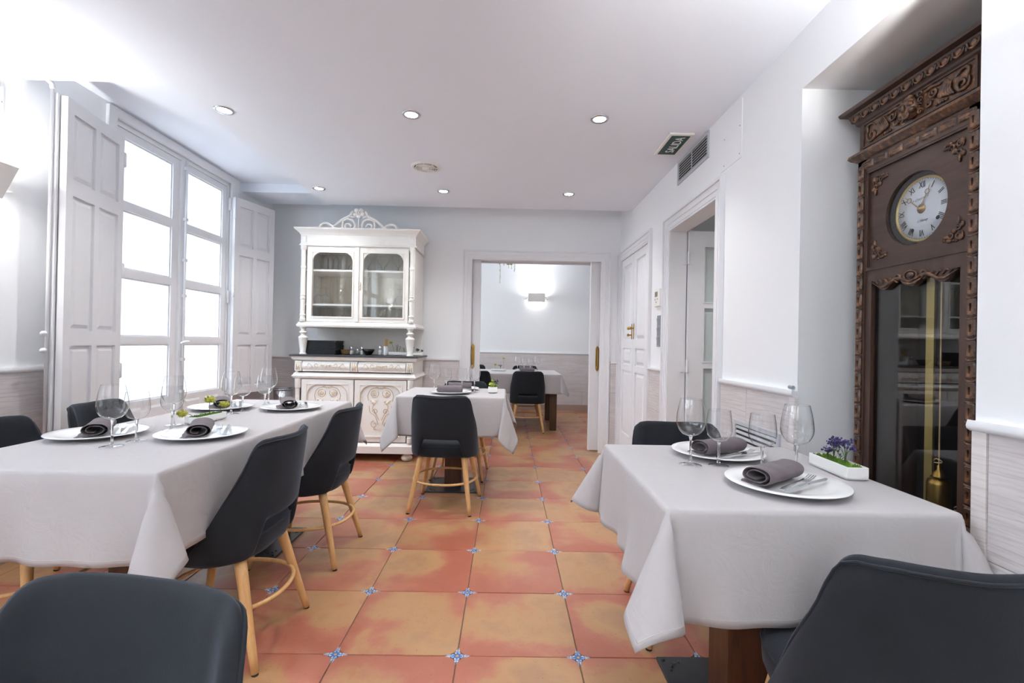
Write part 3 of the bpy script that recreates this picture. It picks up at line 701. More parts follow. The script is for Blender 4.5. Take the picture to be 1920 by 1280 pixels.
def make_chair(label):
    t_ = thing('dining_chair', label, 'chair', (0, 0, 0), 0, 'upholstered dining chairs')
    ls = [0, .035, .07, .10, .114, .124, .134, .146, .158, .172, .184, .194, .203, .215, .235, .258, .282, .306, .330, LT]
    ls = [-x for x in reversed(ls[1:])]+ls; nv = 9
    # thick shell: outer and inner sheets joined by a rounded rim
    def nrm(l, z):
        a = shell_pt(l+.004, z)-shell_pt(l-.004, z); b = shell_pt(l, z+.01)-shell_pt(l, z-.01); return a.cross(b).normalized()
    th_ = .017; grid_o, grid_i = [], []
    for l in ls:
        zt, zb = interp(abs(l), TOP), interp(abs(l), BOT); co, ci = [], []
        for k in range(nv+1):
            z = zb+(zt-zb)*k/nv; p = shell_pt(l, z); n = nrm(l, z)
            pf = 1+.35*sin(pi*k/nv)*max(0, 1-(abs(l)/LT)**6)
            e = .62 if k in (0, nv) else 1
            if abs(l) == LT: e *= .6
            co.append(p+n*th_*e*.8); ci.append(p-n*th_*e*pf)
        grid_o.append(co); grid_i.append(ci)
    m = MB(); nl = len(ls); idx = lambda s, i, k: (s*nl+i)*(nv+1)+k
    V = [p for g_ in (grid_o, grid_i) for c in g_ for p in c]; F = []
    for i in range(nl-1):
        for k in range(nv):
            F.append((idx(0, i, k), idx(0, i+1, k), idx(0, i+1, k+1), idx(0, i, k+1))); F.append((idx(1, i, k+1), idx(1, i+1, k+1), idx(1, i+1, k), idx(1, i, k)))
        F.append((idx(0, i, nv), idx(0, i+1, nv), idx(1, i+1, nv), idx(1, i, nv))); F.append((idx(1, i, 0), idx(1, i+1, 0), idx(0, i+1, 0), idx(0, i, 0)))
    for k in range(nv):
        F.append((idx(1, 0, k), idx(0, 0, k), idx(0, 0, k+1), idx(1, 0, k+1))); F.append((idx(0, nl-1, k), idx(1, nl-1, k), idx(1, nl-1, k+1), idx(0, nl-1, k+1)))
    m.add(V, F); b = m.build('backrest', 'upholstery', t_, True)
    sm = b.modifiers.new('sub', 'SUBSURF'); sm.levels = 1; sm.render_levels = 1
    pts = []
    for k in range(-40, 41):
        l = k/40*(LT-.004); z = interp(abs(l), TOP)-.014; pts.append(shell_pt(l, z)+nrm(l, z)*th_*.56)
    MB().tube(pts, .0036, 6).build('piping', 'upholstery', b, True)
    # seat cushion
    lp = []
    for z, o in ((.378, -.03), (.380, -.008), (.40, 0), (.445, .002), (.466, -.008), (.474, -.03), (.478, -.09)):
        l_ = []
        for q in range(40):
            a = 2*pi*q/40; c, s = cos(a), sin(a); ex = .55
            l_.append(((.205+o)*math.copysign(abs(c)**ex, c)*(1 if s > 0 else .985), .015+(.205+o)*math.copysign(abs(s)**ex, s), z))
        lp.append(l_)
    se = MB().loops(lp).build('seat', 'upholstery', t_, True)
    MB().tube([(x*1.0, y, .452) for x, y, z in lp[3]], .003, 6, True).build('seat_piping', 'upholstery', se, True)
    for sx in (-1, 1):
        for sy, ty, fy in ((1, .135, .215), (-1, -.125, -.222)):
            a, c = Vector((sx*.150, ty, .385)), Vector((sx*(.213 if sy < 0 else .222), fy, .006))
            leg = MB().tube([a+(c-a)*k/6 for k in range(7)], [.0215-.0085*k/6 for k in range(7)], 12).build('leg', 'beech', t_, True)
            MB().tube([c, (c.x, c.y, 0)], .012, 10).build('glide', 'rubber', leg, True)
    ring = []
    for q in range(48):
        a = 2*pi*q/48; c, s = cos(a), sin(a); ring.append((.222*math.copysign(abs(c)**.88, c), -.003+.226*math.copysign(abs(s)**.88, s), .205))
    MB().tube(ring, .0085, 8, True).build('stretcher_ring', 'beech', t_, True)
    return t_
G = 'upholstered dining chairs'
CH = make_chair('charcoal dining chair tucked into the small centre table, back to the viewer')
CH.location = (-.428, 3.463, 0); CH.rotation_euler = (0, 0, R(-4.4))
def chair(x, y, deg, label): return dup(CH, (x, y, 0), R(deg), label, G)     # deg 0 faces +Y (away from the viewer)
chair(-.396, 4.252, 175.6, 'charcoal dining chair on the far side of the centre table, facing the viewer')
chair(-1.08, 1.888, 90, 'charcoal dining chair on the aisle side of the long table, nearer the viewer')
chair(-1.08, 2.656, 90, 'charcoal dining chair on the aisle side of the long table, nearer the cabinet')
chair(-2.02, 2.63, -86, 'charcoal dining chair between the long table and the open shutter')
chair(-1.95, 1.985, -90, 'charcoal dining chair cut by the left edge beside the long table')
chair(-.568, .476, 169, 'charcoal dining chair in the left foreground with its padded front showing')
chair(.83, 1.03, -8, 'charcoal dining chair in the right foreground at the small table')
chair(.80, 2.05, 178, 'charcoal dining chair behind the small right table by the wall grille')
chair(.285, 6.48, 0, 'charcoal dining chair at the far room table, back to the viewer')
chair(.30, 7.62, 180, 'charcoal dining chair on the far side of the far room table')
chair(-.42, 6.42, 0, 'charcoal dining chair half hidden by the left sliding door leaf')
chair(-.56, 7.70, 180, 'charcoal dining chair glimpsed past the sliding door, beyond the far table')

# ================================================================== TABLES
BOLT = None
def pedestal(x, y, w, d, label, z=.762, bolts=True):
    global BOLT
    t_ = thing('pedestal_table', label, 'table', (x, y, 0), 0, 'pedestal tables')
    MB().box((-w/2, -d/2, z-.03), (w/2, d/2, z-.003)).build('table_top', 'table_dark', t_)
    bevel(MB().box((-.068, -.068, .010), (.068, .068, z-.03)).build('column', 'table_dark', t_), .004)
    pl = bevel(MB().box((-.205, -.205, 0), (.205, .205, .010)).build('base_plate', 'black_metal', t_), .0015)
    for sx in (-1, 1):
        for sy in (-1, 1):
            for a, b in ((.185, .185), (.15, .165), (.165, .15), (.13, .175), (.175, .13)):
                if BOLT is None: BOLT = MB().lathe([(.0065, 0), (.006, .003), (.002, .0045)], n=8).build('bolt', 'black_metal', pl, True)
                else:
                    o = inst(BOLT, 'bolt', pl); BOLT_ = o; o.location = (sx*a, sy*b, .010); continue
                BOLT.location = (sx*a, sy*b, .010)
    return t_
pedestal(.787, 1.583, .73, .755, 'dark pedestal table under the cloth beside the long case clock')
pedestal(-.42, 3.925, .79, .68, 'dark pedestal table under the cloth in the room centre')
pedestal(-1.425, 1.885, .74, .865, 'dark pedestal table under the near half of the long cloth')
pedestal(-1.425, 2.765, .74, .865, 'dark pedestal table under the window half of the long cloth')
ft = thing('wooden_table', 'dark wooden table with square legs in the far room', 'table', (-.12, 6.955, 0))
MB().box((-.86, -.50, .72), (.86, .50, .759)).build('table_top', 'far_table_wood', ft)
for sx in (-1, 1):
    for sy in (-1, 1): bevel(MB().box((sx*.765-.045, sy*.43-.045, 0), (sx*.765+.045, sy*.43+.045, .72)).build('leg', 'far_table_wood', ft), .004)

def cloth(label, x0, x1, y0, y1, z, drop, Ad, seed, amp=7.0, t0=4.0, nw=1.7, short=.16, xmax=9):
    rn = random.Random(seed); r0 = .012; d0 = r0*pi/2
    def axis(a, b):
        L = [a-drop+drop*k/16 for k in range(14)]+[a-d0*.8-.004, a-d0*.5, a-d0*.25, a]
        n = max(6, int((b-a)/.022)); L += [a+(b-a)*k/n for k in range(1, n)]
        return L+[b, b+d0*.25, b+d0*.5, b+d0*.8+.004]+[b+drop-drop*k/16 for k in reversed(range(14))]
    U, V = sorted(axis(x0, x1)), sorted(axis(y0, y1))
    ph = [[(rn.uniform(2.5, 4.5)*nw, rn.uniform(0, 6.28), rn.uniform(.5, 1)), (rn.uniform(6, 9)*nw, rn.uniform(0, 6.28), rn.uniform(.25, .6))] for _ in range(4)]
    ad = [Ad*rn.uniform(.85, 1.15) for _ in range(4)]
    def rip(side, s, L):
        e = sin(pi*s/L)**.7 if 0 < s < L else 0
        return amp*e*sum(w*sin(f*2*pi*s/1.0+p) for f, p, w in [(a/2.2, b, c) for a, b, c in ph[side]])
    def bend(d, tilt, sag=0):
        if d <= d0: return r0*sin(d/r0), r0*(1-cos(d/r0))
        e = d-d0; tt = R(tilt)
        return r0*(1)+e*sin(tt)+sag*e*e, r0+e*cos(tt)
    vs = []; uvs = []
    for v in V:
        for u in U:
            du = u-x1 if u > x1 else (u-x0 if u < x0 else 0); dv = v-y1 if v > y1 else (v-y0 if v < y0 else 0)
            bu, bv = min(max(u, x0), x1), min(max(v, y0), y1)
            if not du and not dv: p = (u, v, z)
            elif not dv:
                s = 1 if du > 0 else -1; e = min(1, abs(du)/drop)
                o, h = bend(abs(du), t0+rip(0 if s > 0 else 1, v-y0, y1-y0)*e); p = (bu+s*o, v, z-h)
            elif not du:
                s = 1 if dv > 0 else -1; e = min(1, abs(dv)/drop)
                o, h = bend(abs(dv), t0+rip(2 if s > 0 else 3, u-x0, x1-x0)*e); p = (u, bv+s*o, z-h)
            else:
                sx, sy = (1 if du > 0 else -1), (1 if dv > 0 else -1); fi = atan2(abs(dv), abs(du)); q = hypot(du, dv)*(1-short*sin(2*fi)**2)
                k = (1 if sx > 0 else 0)+(2 if sy > 0 else 0); A = ad[k]; B = sqrt(max(2*(14.3**2)-A*A, 30)); ps = 4*fi
                td = A*(1-cos(ps)); tp = B*sin(ps)*.8
                tx = t0*cos(fi)**2+(td+tp)/1.414; ty = t0*sin(fi)**2+(td-tp)/1.414; T = hypot(tx, ty)
                nx, ny = (tx/T, ty/T) if T > 1e-6 else (.707, .707)
                if q <= d0: o, h = bend(q, 0); p = (bu+sx*o*cos(fi), bv+sy*o*sin(fi), z-h)
                else:
                    e = q-d0; p = (bu+sx*(r0*cos(fi)+e*sin(R(T))*nx), bv+sy*(r0*sin(fi)+e*sin(R(T))*ny), z-r0-e*cos(R(T)))
            if p[0] > xmax: p = (xmax+.0004*(p[0]-xmax), p[1], p[2])
            vs.append(p); uvs.append((u, v))
    nu = len(U); F = [(j*nu+i, j*nu+i+1, (j+1)*nu+i+1, (j+1)*nu+i) for j in range(len(V)-1) for i in range(nu-1)]
    loc = ((x0+x1)/2, (y0+y1)/2, z)
    m = MB(); m.add(vs, F); o = m.build('tablecloth', 'linen', None, True, off=loc); o.location = loc
    uvl = o.data.uv_layers.new(name='UVMap')
    for lp in o.data.loops: uvl.data[lp.index].uv = uvs[lp.vertex_index]
    so = o.modifiers.new('thick', 'SOLIDIFY'); so.thickness = .0016; so.offset = 1
    # hem: a stitched band along the edge, follows the cloth
    tag(o, label, 'tablecloth', 'linen tablecloths')
    P = {(i, j): vs[j*nu+i] for j in range(len(V)) for i in range(nu)}
    hp = [P[(i, 1)] for i in range(1, nu-1)]+[P[(nu-2, j)] for j in range(1, len(V)-1)]+[P[(i, len(V)-2)] for i in reversed(range(1, nu-1))]+[P[(1, j)] for j in reversed(range(1, len(V)-1))]
    MB().tube([(a-loc[0], b-loc[1], c-loc[2]) for a, b, c in hp], .0022, 5, True).build('hem', 'linen', o, True)
    return o
ZT = .767
cloth('pale grey linen cloth on the small table beside the clock', .42, 1.154, 1.205, 1.962, .7655, .285, 13, 3, xmax=1.199)
cloth('pale grey linen cloth on the small centre table', -.82, -.02, 3.58, 4.27, .7655, .30, 6, 5, short=.0)
cloth('pale grey linen cloth over the long table by the window', -1.80, -1.05, 1.45, 3.20, .7655, .285, 10, 8, 4.0, t0=1.5)
cloth('pale grey linen cloth on the far room table', -.98, .74, 6.45, 7.46, .7655, .27, 10, 11)

# ================================================================== TABLEWARE
def lathe_part(prof, name, mat, parent, n=32, cap=True): return MB().lathe(prof, n=n, cap=cap).build(name, mat, parent, True)
def make_glass(name, label, H, rb, rim, kind, cat='wine glass'):
    t_ = thing(name, label, cat, (0, 0, 0), 0, kind)
    hb = H*.43                                  # where the bowl starts
    prof = []
    for k in range(15):
        s = k/14; z = hb+(H-hb)*s
        if s < .42: r = rb*sqrt(max(0, 1-((.42-s)/.42)**2))**.92
        else: r = rb-(rb-rim)*((s-.42)/.58)**1.6
        prof.append((max(r, .0035), z))
    lathe_part(prof, 'bowl', 'wine_glass', t_, 36, False)
    MB().tube([(rim*cos(2*pi*k/36), rim*sin(2*pi*k/36), H) for k in range(36)], .0007, 5, True).build('rim', 'wine_glass', t_, True)
    lathe_part([(.011, .0035), (.0062, .010), (.0042, .03), (.0036, .055), (.0040, hb-.012), (.0062, hb-.002), (.0075, hb+.0035), (.003, hb+.005)], 'stem', 'solid_glass', t_, 16)
    lathe_part([(.0355*rb/.047, .0), (.0365*rb/.047, .0015), (.026*rb/.047, .0032), (.011, .0052), (.006, .009)], 'foot', 'wine_glass', t_, 36, False)
    return t_
GL = make_glass('wine_glass', 'x', .228, .0485, .036, 'large wine glasses'); GS = make_glass('water_glass', 'x', .192, .043, .0365, 'small stemmed glasses')
def glass(big, x, y, label, z=ZT):
    src = GL if big else GS
    if not src.get('used'):
        src['used'] = 1; src.location = (x, y, z); src['label'] = label; return src
    return dup(src, (x, y, z), random.uniform(0, 6), label)
glass(1, .642, 1.645, 'large wine glass left of the others on the small right table')
glass(0, .737, 1.637, 'small stemmed glass beside the leftmost large one, small right table')
glass(0, .846, 1.56, 'small stemmed glass standing behind the front napkin, right table')
glass(1, .940, 1.528, 'large wine glass nearest the clock, small right table')
glass(1, -1.45, 1.77, 'large wine glass nearest the viewer on the long table')
glass(0, -1.437, 1.870, 'small stemmed glass just behind the nearest large one, long table')
glass(0, -1.462, 2.10, 'small stemmed glass before the green pompon planter, long table')
glass(1, -1.533, 2.213, 'large wine glass left of the green pompon planter, long table')
glass(1, -1.476, 2.572, 'large wine glass right behind the pompon planter, long table')
glass(0, -1.467, 2.665, 'small stemmed glass before the right shutter, long table')
glass(0, -1.412, 2.80, 'small stemmed glass second from the cabinet, long table')
glass(1, -1.472, 2.965, 'large wine glass nearest the cabinet, long table')
glass(1, -.596, 3.93, 'large wine glass at the cabinet side of the centre table')
glass(0, -.499, 3.965, 'small stemmed glass second from the cabinet, centre table')
glass(0, -.37, 3.965, 'small stemmed glass third from the cabinet, centre table')
glass(1, -.262, 3.90, 'large wine glass beside the little flower cube, centre table')
for x, b, l in ((.155, 1, 'large wine glass leftmost of four on the far room table'), (.250, 0, 'small stemmed glass second from left on the far room table'), (.340, 0, 'small stemmed glass third from left on the far room table'), (.436, 1, 'large wine glass rightmost of four on the far room table')):
    glass(b, x, 6.92, l)
glass(1, -.47, 7.05, 'large wine glass half hidden by the left sliding door leaf')
for s_ in (GL, GS): del s_['used']

def make_plate():
    t_ = tag(MB().lathe([(.002, 0), (.085, 0), (.092, .003), (.130, .014), (.163, .0195), (.165, .0215), (.163, .0225), (.128, .0185), (.092, .0085), (.080, .0065), (.002, .006)], n=56).build('dinner_plate', 'porcelain', None, True), 'x', 'plate', 'white dinner plates')
    return t_
PLT = None
def make_napkin():
    # flattened roll: spiral ribbon extruded along X, open ends
    pr = []; turns = 2.15; n = 60
    for k in range(n+1):
        a = 2*pi*turns*k/n-pi*.55; g = .40+.60*k/n
        x = .049*g*cos(a); y = .028*g*sin(a)
        if sin(a) < -.2: y = max(y, -.028*g)
        pr.append((x, y+.0295))
    # loose tail lying under the roll
    lx, ly = pr[-1]
    pr += [(lx+.012*k, max(.003, ly-.012*k)) for k in range(1, 3)]
    L = 9; m = MB(); ls = []
    for q in range(L+1):
        s = -.10+.20*q/L; w = 1+.05*sin(q*1.7)
        ls.append([(s+.004*sin(k*.7), px*w, max(.0018, py*(1+.04*sin(q*2.1+1)))) for k, (px, py) in enumerate(pr)])
    m.loops(ls, False, False, closed=False); o = m.build('napkin', 'napkin', None, True)
    uvl = o.data.uv_layers.new(name='UVMap'); nn = len(pr)
    for lp in o.data.loops: uvl.data[lp.index].uv = ((lp.vertex_index % nn)*.006, (lp.vertex_index//nn)*.02)
    so = o.modifiers.new('thick', 'SOLIDIFY'); so.thickness = .0032; so.offset = 0
    sb = o.modifiers.new('sub', 'SUBSURF'); sb.levels = 1; sb.render_levels = 1
    return tag(o, 'x', 'napkin', 'rolled grey napkins')
def make_fork():
    t_ = thing('fork', 'x', 'fork', (0, 0, 0), 0, 'dinner forks')
    ls = []
    for x, w, z in ((-.10, .007, .002), (-.085, .0085, .003), (-.05, .005, .006), (-.01, .0033, .009), (.015, .0035, .008), (.03, .009, .004), (.048, .0115, .004), (.056, .0115, .005)):
        ls.append([(x, -w, z), (x, w, z), (x, w, z+.0022), (x, -w, z+.0022)])
    MB().loops(ls).build('handle', 'steel', t_, 50)
    for k in range(4):
        y = -.0096+.0064*k; ls = [[(x, y-.0017, z), (x, y+.0017, z), (x, y+.0017, z+.0018), (x, y-.0017, z+.0018)] for x, z in ((.054, .005), (.075, .007), (.098, .013))]
        MB().loops(ls).build('tine', 'steel', t_)
    return t_
def make_knife():
    t_ = thing('knife', 'x', 'knife', (0, 0, 0), 0, 'dinner knives')
    ls = [[(x, -w, z), (x, w, z), (x, w, z+h), (x, -w, z+h)] for x, w, z, h in ((-.11, .005, .003, .004), (-.10, .0075, .002, .006), (-.05, .006, .005, .006), (.0, .0045, .009, .005), (.005, .0035, .0095, .004))]
    MB().loops(ls).build('handle', 'steel', t_, 50)
    MB().prism([(.003, -.006), (.05, -.0085), (.09, -.0095), (.112, -.002), (.115, .006), (.003, .006)], .0100, .0118, MZ(0)).build('blade', 'chrome', t_)
    return t_
NAP = FORK = KNIFE = None
def setting(x, y, deg, where, cutlery=True, z=ZT, off=(.0, .012), which=''):
    global PLT, NAP, FORK, KNIFE
    lp = 'round white dinner plate '+where
    if PLT is None: PLT = make_plate(); PLT.location = (x, y, z); PLT['label'] = lp
    else: dup(PLT, (x, y, z), 0, lp)
    a = R(deg); c, s = cos(a), sin(a); at = lambda u, v: (x+c*u-s*v, y+s*u+c*v)
    ln = 'rolled dark grey napkin on the plate '+where
    if NAP is None: NAP = make_napkin(); NAP['label'] = ln; NAP.location = (*at(*off), z+.0115); NAP.rotation_euler = (0, 0, a)
    else: dup(NAP, (*at(*off), z+.0115), a, ln)
    if cutlery:
        u, v = off
        lf, lk = 'steel fork beside the napkin on the plate '+where, 'steel knife beside the napkin on the plate '+where
        if FORK is None:
            FORK = make_fork(); FORK['label'] = lf; FORK.location = (*at(u+.01, v-.068), z+.0165); FORK.rotation_euler = (0, 0, a+.04)
            KNIFE = make_knife(); KNIFE['label'] = lk; KNIFE.location = (*at(u+.0, v-.096), z+.0165); KNIFE.rotation_euler = (0, 0, a-.05)
        else: dup(FORK, (*at(u+.01, v-.068), z+.0165), a+.04, lf); dup(KNIFE, (*at(u, v-.096), z+.0165), a-.05, lk)
setting(.825, 1.392, 34, 'at the front of the small right table', off=(-.005, .035))
setting(.80, 1.79, 24, 'at the back of the small right table', off=(.0, -.005), cutlery=True)
setting(-1.645, 1.94, 122, 'nearest the left picture edge', off=(.0, .0))
setting(-1.245, 1.97, 118, 'at the near chair on the aisle side', off=(.0, .01))
setting(-1.625, 2.74, 122, 'behind the pompon planter', off=(.0, .005))
setting(-1.245, 2.78, 118, 'at the cabinet end of the long table', off=(.0, .02))
setting(-.44, 3.80, 3, 'behind the centre chair back', off=(-.01, .0), cutlery=False)
setting(-.40, 4.10, 3, 'on the far side of the centre table', off=(.0, .0), cutlery=False)
setting(.29, 6.68, 2, 'behind the far room chair', cutlery=False)
setting(.29, 7.22, 2, 'on the far side of the far room table', cutlery=False)

# ---- planters
def tray(t_, L, w, h, mat='matte_white'):
    o = MB(); o.ring(*ring_pair(rect(-w/2, w/2, -L/2, L/2), rect(-w/2+.005, w/2-.005, -L/2+.005, L/2-.005), 4), .004, h, MZ(0))
    o.box((-w/2, -L/2, .004), (w/2, L/2, .010)); b = bevel(o.build('planter_box', mat, t_), .0015)
    for y in (-L/2+.03, L/2-.03): MB().box((-w/2+.008, y-.02, 0), (w/2-.008, y+.02, .004)).build('foot', mat, b)
def moss(t_, L, w, z, n=220, seed=1, mat='moss'):
    rn = random.Random(seed); m = MB(); m.box((-w/2+.005, -L/2+.005, z-.012), (w/2-.005, L/2-.005, z-.004))
    for _ in range(n):
        x, y = rn.uniform(-w/2+.007, w/2-.007), rn.uniform(-L/2+.007, L/2-.007); r = rn.uniform(.004, .008); a = rn.uniform(0, 6.28)
        for k in range(2):
            b = a+k*1.6; m.add([(x-.6*r*cos(b), y-.6*r*sin(b), z-.006), (x+.6*r*cos(b), y+.6*r*sin(b), z-.006), (x+rn.uniform(-.4, .4)*r, y+rn.uniform(-.4, .4)*r, z+r*.9)], [(0, 1, 2)])
    m.build('moss', mat, t_, kind='stuff')
def pompon(t_, x, y, z0, h, r, seed, lean=(0, 0), mat='pompon'):
    rn = random.Random(seed); p1 = (x+lean[0], y+lean[1], z0+h)
    st_ = MB().tube(spline([(x, y, z0-.01), (x+lean[0]*.3, y+lean[1]*.3, z0+h*.5), p1], 4), .0013, 6).build('stalk', 'stem_brown', t_, True)
    m = MB()
    for _ in range(150):
        d = Vector((rn.gauss(0, 1), rn.gauss(0, 1), rn.gauss(0, 1)*.75)).normalized(); u = d.orthogonal().normalized()*r*.13; c = Vector(p1); q = r*rn.uniform(.85, 1.05)
        d2 = Vector((d.x, d.y, d.z*.75)); m.add([c+d2*.2*r+u, c+d2*.2*r-u, c+d2*q], [(0, 1, 2)])
    m.ball(p1, (r*.7, r*.7, r*.5), 8, 5); m.build('flower_head', mat, st_, kind='stuff')
def bloom(t_, x, y, z0, h, spread, seed, n=7, mat='bloom_purple', stem='leaf_dark', br=.006):
    rn = random.Random(seed); st_ = MB()
    heads = [Vector((x+rn.uniform(-1, 1)*spread, y+rn.uniform(-1, 1)*spread, z0+h*rn.uniform(.72, 1.0))) for _ in range(n)]
    for q in heads: st_.tube(spline([(x, y, z0-.008), (x+(q.x-x)*.25, y+(q.y-y)*.25, z0+h*.45), tuple(q)], 4), .0009, 5)
    s = st_.build('stalks', stem, t_, True, kind='stuff'); m = MB()
    for q in heads:
        for _ in range(9): m.ball((q.x+rn.gauss(0, br), q.y+rn.gauss(0, br), q.z+rn.gauss(0, br*.7)), rn.uniform(.0022, .0042), 6, 4)
    m.build('blossoms', mat, t_, True, kind='stuff')
def sprig(t_, x, y, z0, h, seed, lean=.02, mat='leaf_dark', n=12, ll=.014):
    rn = random.Random(seed); m = MB(); tip = Vector((x+rn.uniform(-1, 1)*lean, y+rn.uniform(-1, 1)*lean, z0+h)); b = Vector((x, y, z0-.006))
    m.tube([b, b.lerp(tip, .5), tip], .0009, 5)
    for k in range(n):
        c = b.lerp(tip, .25+.75*k/n); a = k*2.4; d = Vector((cos(a), sin(a), .9)).normalized()*ll; w = Vector((-sin(a), cos(a), 0))*ll*.22
        m.add([c, c+d*.5+w, c+d, c+d*.5-w], [(0, 1, 2, 3)])
    m.build('sprig', mat, t_, kind='stuff')
p = thing('table_planter', 'long white planter with moss and dark purple blooms beside the clock', 'planter', (1.105, 1.575, ZT), R(-3))
tray(p, .205, .066, .042); moss(p, .205, .066, .040, 220, 3); bloom(p, -.002, .015, .042, .068, .022, 4, 8); bloom(p, .004, -.035, .042, .068, .028, 5, 9); bloom(p, -.005, .042, .042, .028, .012, 6, 4); sprig(p, .0, -.03, .042, .045, 8)
p = thing('table_planter', 'long white planter with three green pompon flowers on the long table', 'planter', (-1.452, 2.325, ZT), R(-4))
tray(p, .20, .066, .036); moss(p, .20, .066, .034, 220, 13); pompon(p, .0, .02, .034, .072, .031, 14); pompon(p, .015, .07, .034, .042, .029, 15, (.02, .01)); pompon(p, -.012, -.065, .034, .020, .029, 16, (-.03, -.04))
p = thing('table_planter', 'little white cube planter with lime and plum blooms on the centre table', 'planter', (-.112, 3.90, ZT))
tray(p, .072, .072, .050); moss(p, .072, .072, .048, 70, 23, 'leaf_lime'); pompon(p, -.008, -.005, .046, .026, .030, 24, mat='leaf_lime'); bloom(p, .0, .0, .048, .055, .038, 26, 8, 'bloom_plum', br=.008); pompon(p, .022, .01, .046, .012, .02, 25, mat='moss'); pompon(p, 0, .0, .046, .055, .016, 27, mat='leaf_lime')
p = thing('table_planter', 'long white planter with two green pompons on the far room table', 'planter', (-.12, 7.0, ZT), pi/2)
tray(p, .21, .07, .036); moss(p, .21, .07, .034, 120, 33); pompon(p, 0, .05, .034, .06, .024, 34); pompon(p, 0, -.07, .034, .155, .024, 35, (.0, .0)); bloom(p, 0, -.03, .034, .05, .025, 36, 6, 'bloom_plum', br=.009)

# ================================================================== FAR ROOM HANGING PLANT
hpz = 2.36
hp = thing('hanging_planter', 'trailing green plant hanging from the ceiling just inside the far room', 'plant', (-.10, 6.3, ZF))
tb_ = MB().box((-.16, -.07, hpz-ZF-.03), (.22, .07, hpz-ZF+.02)).build('tray', 'matte_white', hp)
for x in (-.14, .20): MB().tube([(x, 0, hpz-ZF+.02), (x, 0, 0)], .0015, 5).build('cord', 'steel', hp)
rn = random.Random(5)
for k, (x, L) in enumerate(((-.06, .10), (-.02, .36), (.03, .13), (.09, .16), (.13, .17), (.17, .20))):
    m = MB(); m.tube([(x, 0, hpz-ZF-.03), (x+.01, .0, hpz-ZF-.03-L*.6), (x+.006, 0, hpz-ZF-.03-L)], .002, 5)
    for q in range(int(L*110)):
        z = hpz-ZF-.03-L*rn.random(); a = rn.uniform(0, 6.28); c = Vector((x+.006, 0, z)); d = Vector((cos(a), sin(a), rn.uniform(-.6, .3)))*.016; w = Vector((-sin(a), cos(a), 0))*.006
        m.add([c, c+d*.5+w, c+d, c+d*.5-w], [(0, 1, 2, 3)])
    m.build('vine', 'vine' if k != 5 else 'bloom_plum', hp)
    if k in (1, 3, 4): pompon(hp, x, .02, hpz-ZF-.11, -.01 if k == 1 else -.02, .026, 50+k)

# ================================================================== CARVING HELPERS
def spiral2(c, r, a0, turns, sgn=1, n=22, rmin=.12):
    return [(c[0]+r*(1-(1-rmin)*k/n)*cos(a0+sgn*2*pi*turns*k/n), c[1]+r*(1-(1-rmin)*k/n)*sin(a0+sgn*2*pi*turns*k/n)) for k in range(n+1)]
def ctube(mb, pts2, w, rad, M, n=7, taper=True, sp=0):
    P = [M(u, v, w) for u, v in pts2]
    if sp: P = spline(P, sp)
    m = len(P); rr = [rad*(1-.6*abs(2*k/(m-1)-.75) if taper else 1) for k in range(m)]
    rr = [max(.25*rad, r_) for r_ in rr]
    return mb.tube(P, rr, n)
def mirror(pts, c): return [(2*c-u, v) for u, v in pts]
def rosette(mb, c, r, M, w, n=7):
    for k in range(n):
        a = 2*pi*k/n; mb.ball((c[0]+.62*r*cos(a), c[1]+.62*r*sin(a), w), (.36*r, .36*r, .22*r), 8, 5, M)
    mb.ball((c[0], c[1], w+.1*r), (.28*r, .28*r, .28*r), 8, 5, M)

# ================================================================== LONG CASE CLOCK
YC = 1.66
ck = thing('longcase_clock', 'tall dark carved longcase clock with white dial in the wall niche', 'clock', (1.54, YC, 0)); CO = ck.location
def B(mb, name, mat, parent=None, smooth=None): return mb.build(name, mat, parent or ck, smooth, off=CO)
MC = MR(1.41)
y0, y1 = YC-.254, YC+.254
for a, b in ((y0, y0+.02), (y1-.02, y1)): B(MB().box((1.425, a, .0), (1.66, b, 2.09)), 'side_board', 'clock_wood')
B(MB().box((1.65, y0+.02, .0), (1.66, y1-.02, 2.09)), 'back_board', 'dark_interior')
B(MB().box((1.425, y0+.02, .0), (1.65, y1-.02, .02)), 'bottom_board', 'dark_interior')
B(MB().box((1.44, y0+.02, 1.478), (1.65, y1-.02, 1.488)), 'movement_shelf', 'dark_interior')
pb = bevel(B(MB().box((1.395, y0-.02, 0), (1.66, y1+.02, .14)), 'plinth', 'clock_wood'), .006)
bevel(B(MB().box((1.405, y0, .14), (1.43, y1, .32)), 'base_panel', 'clock_wood_across'), .003)
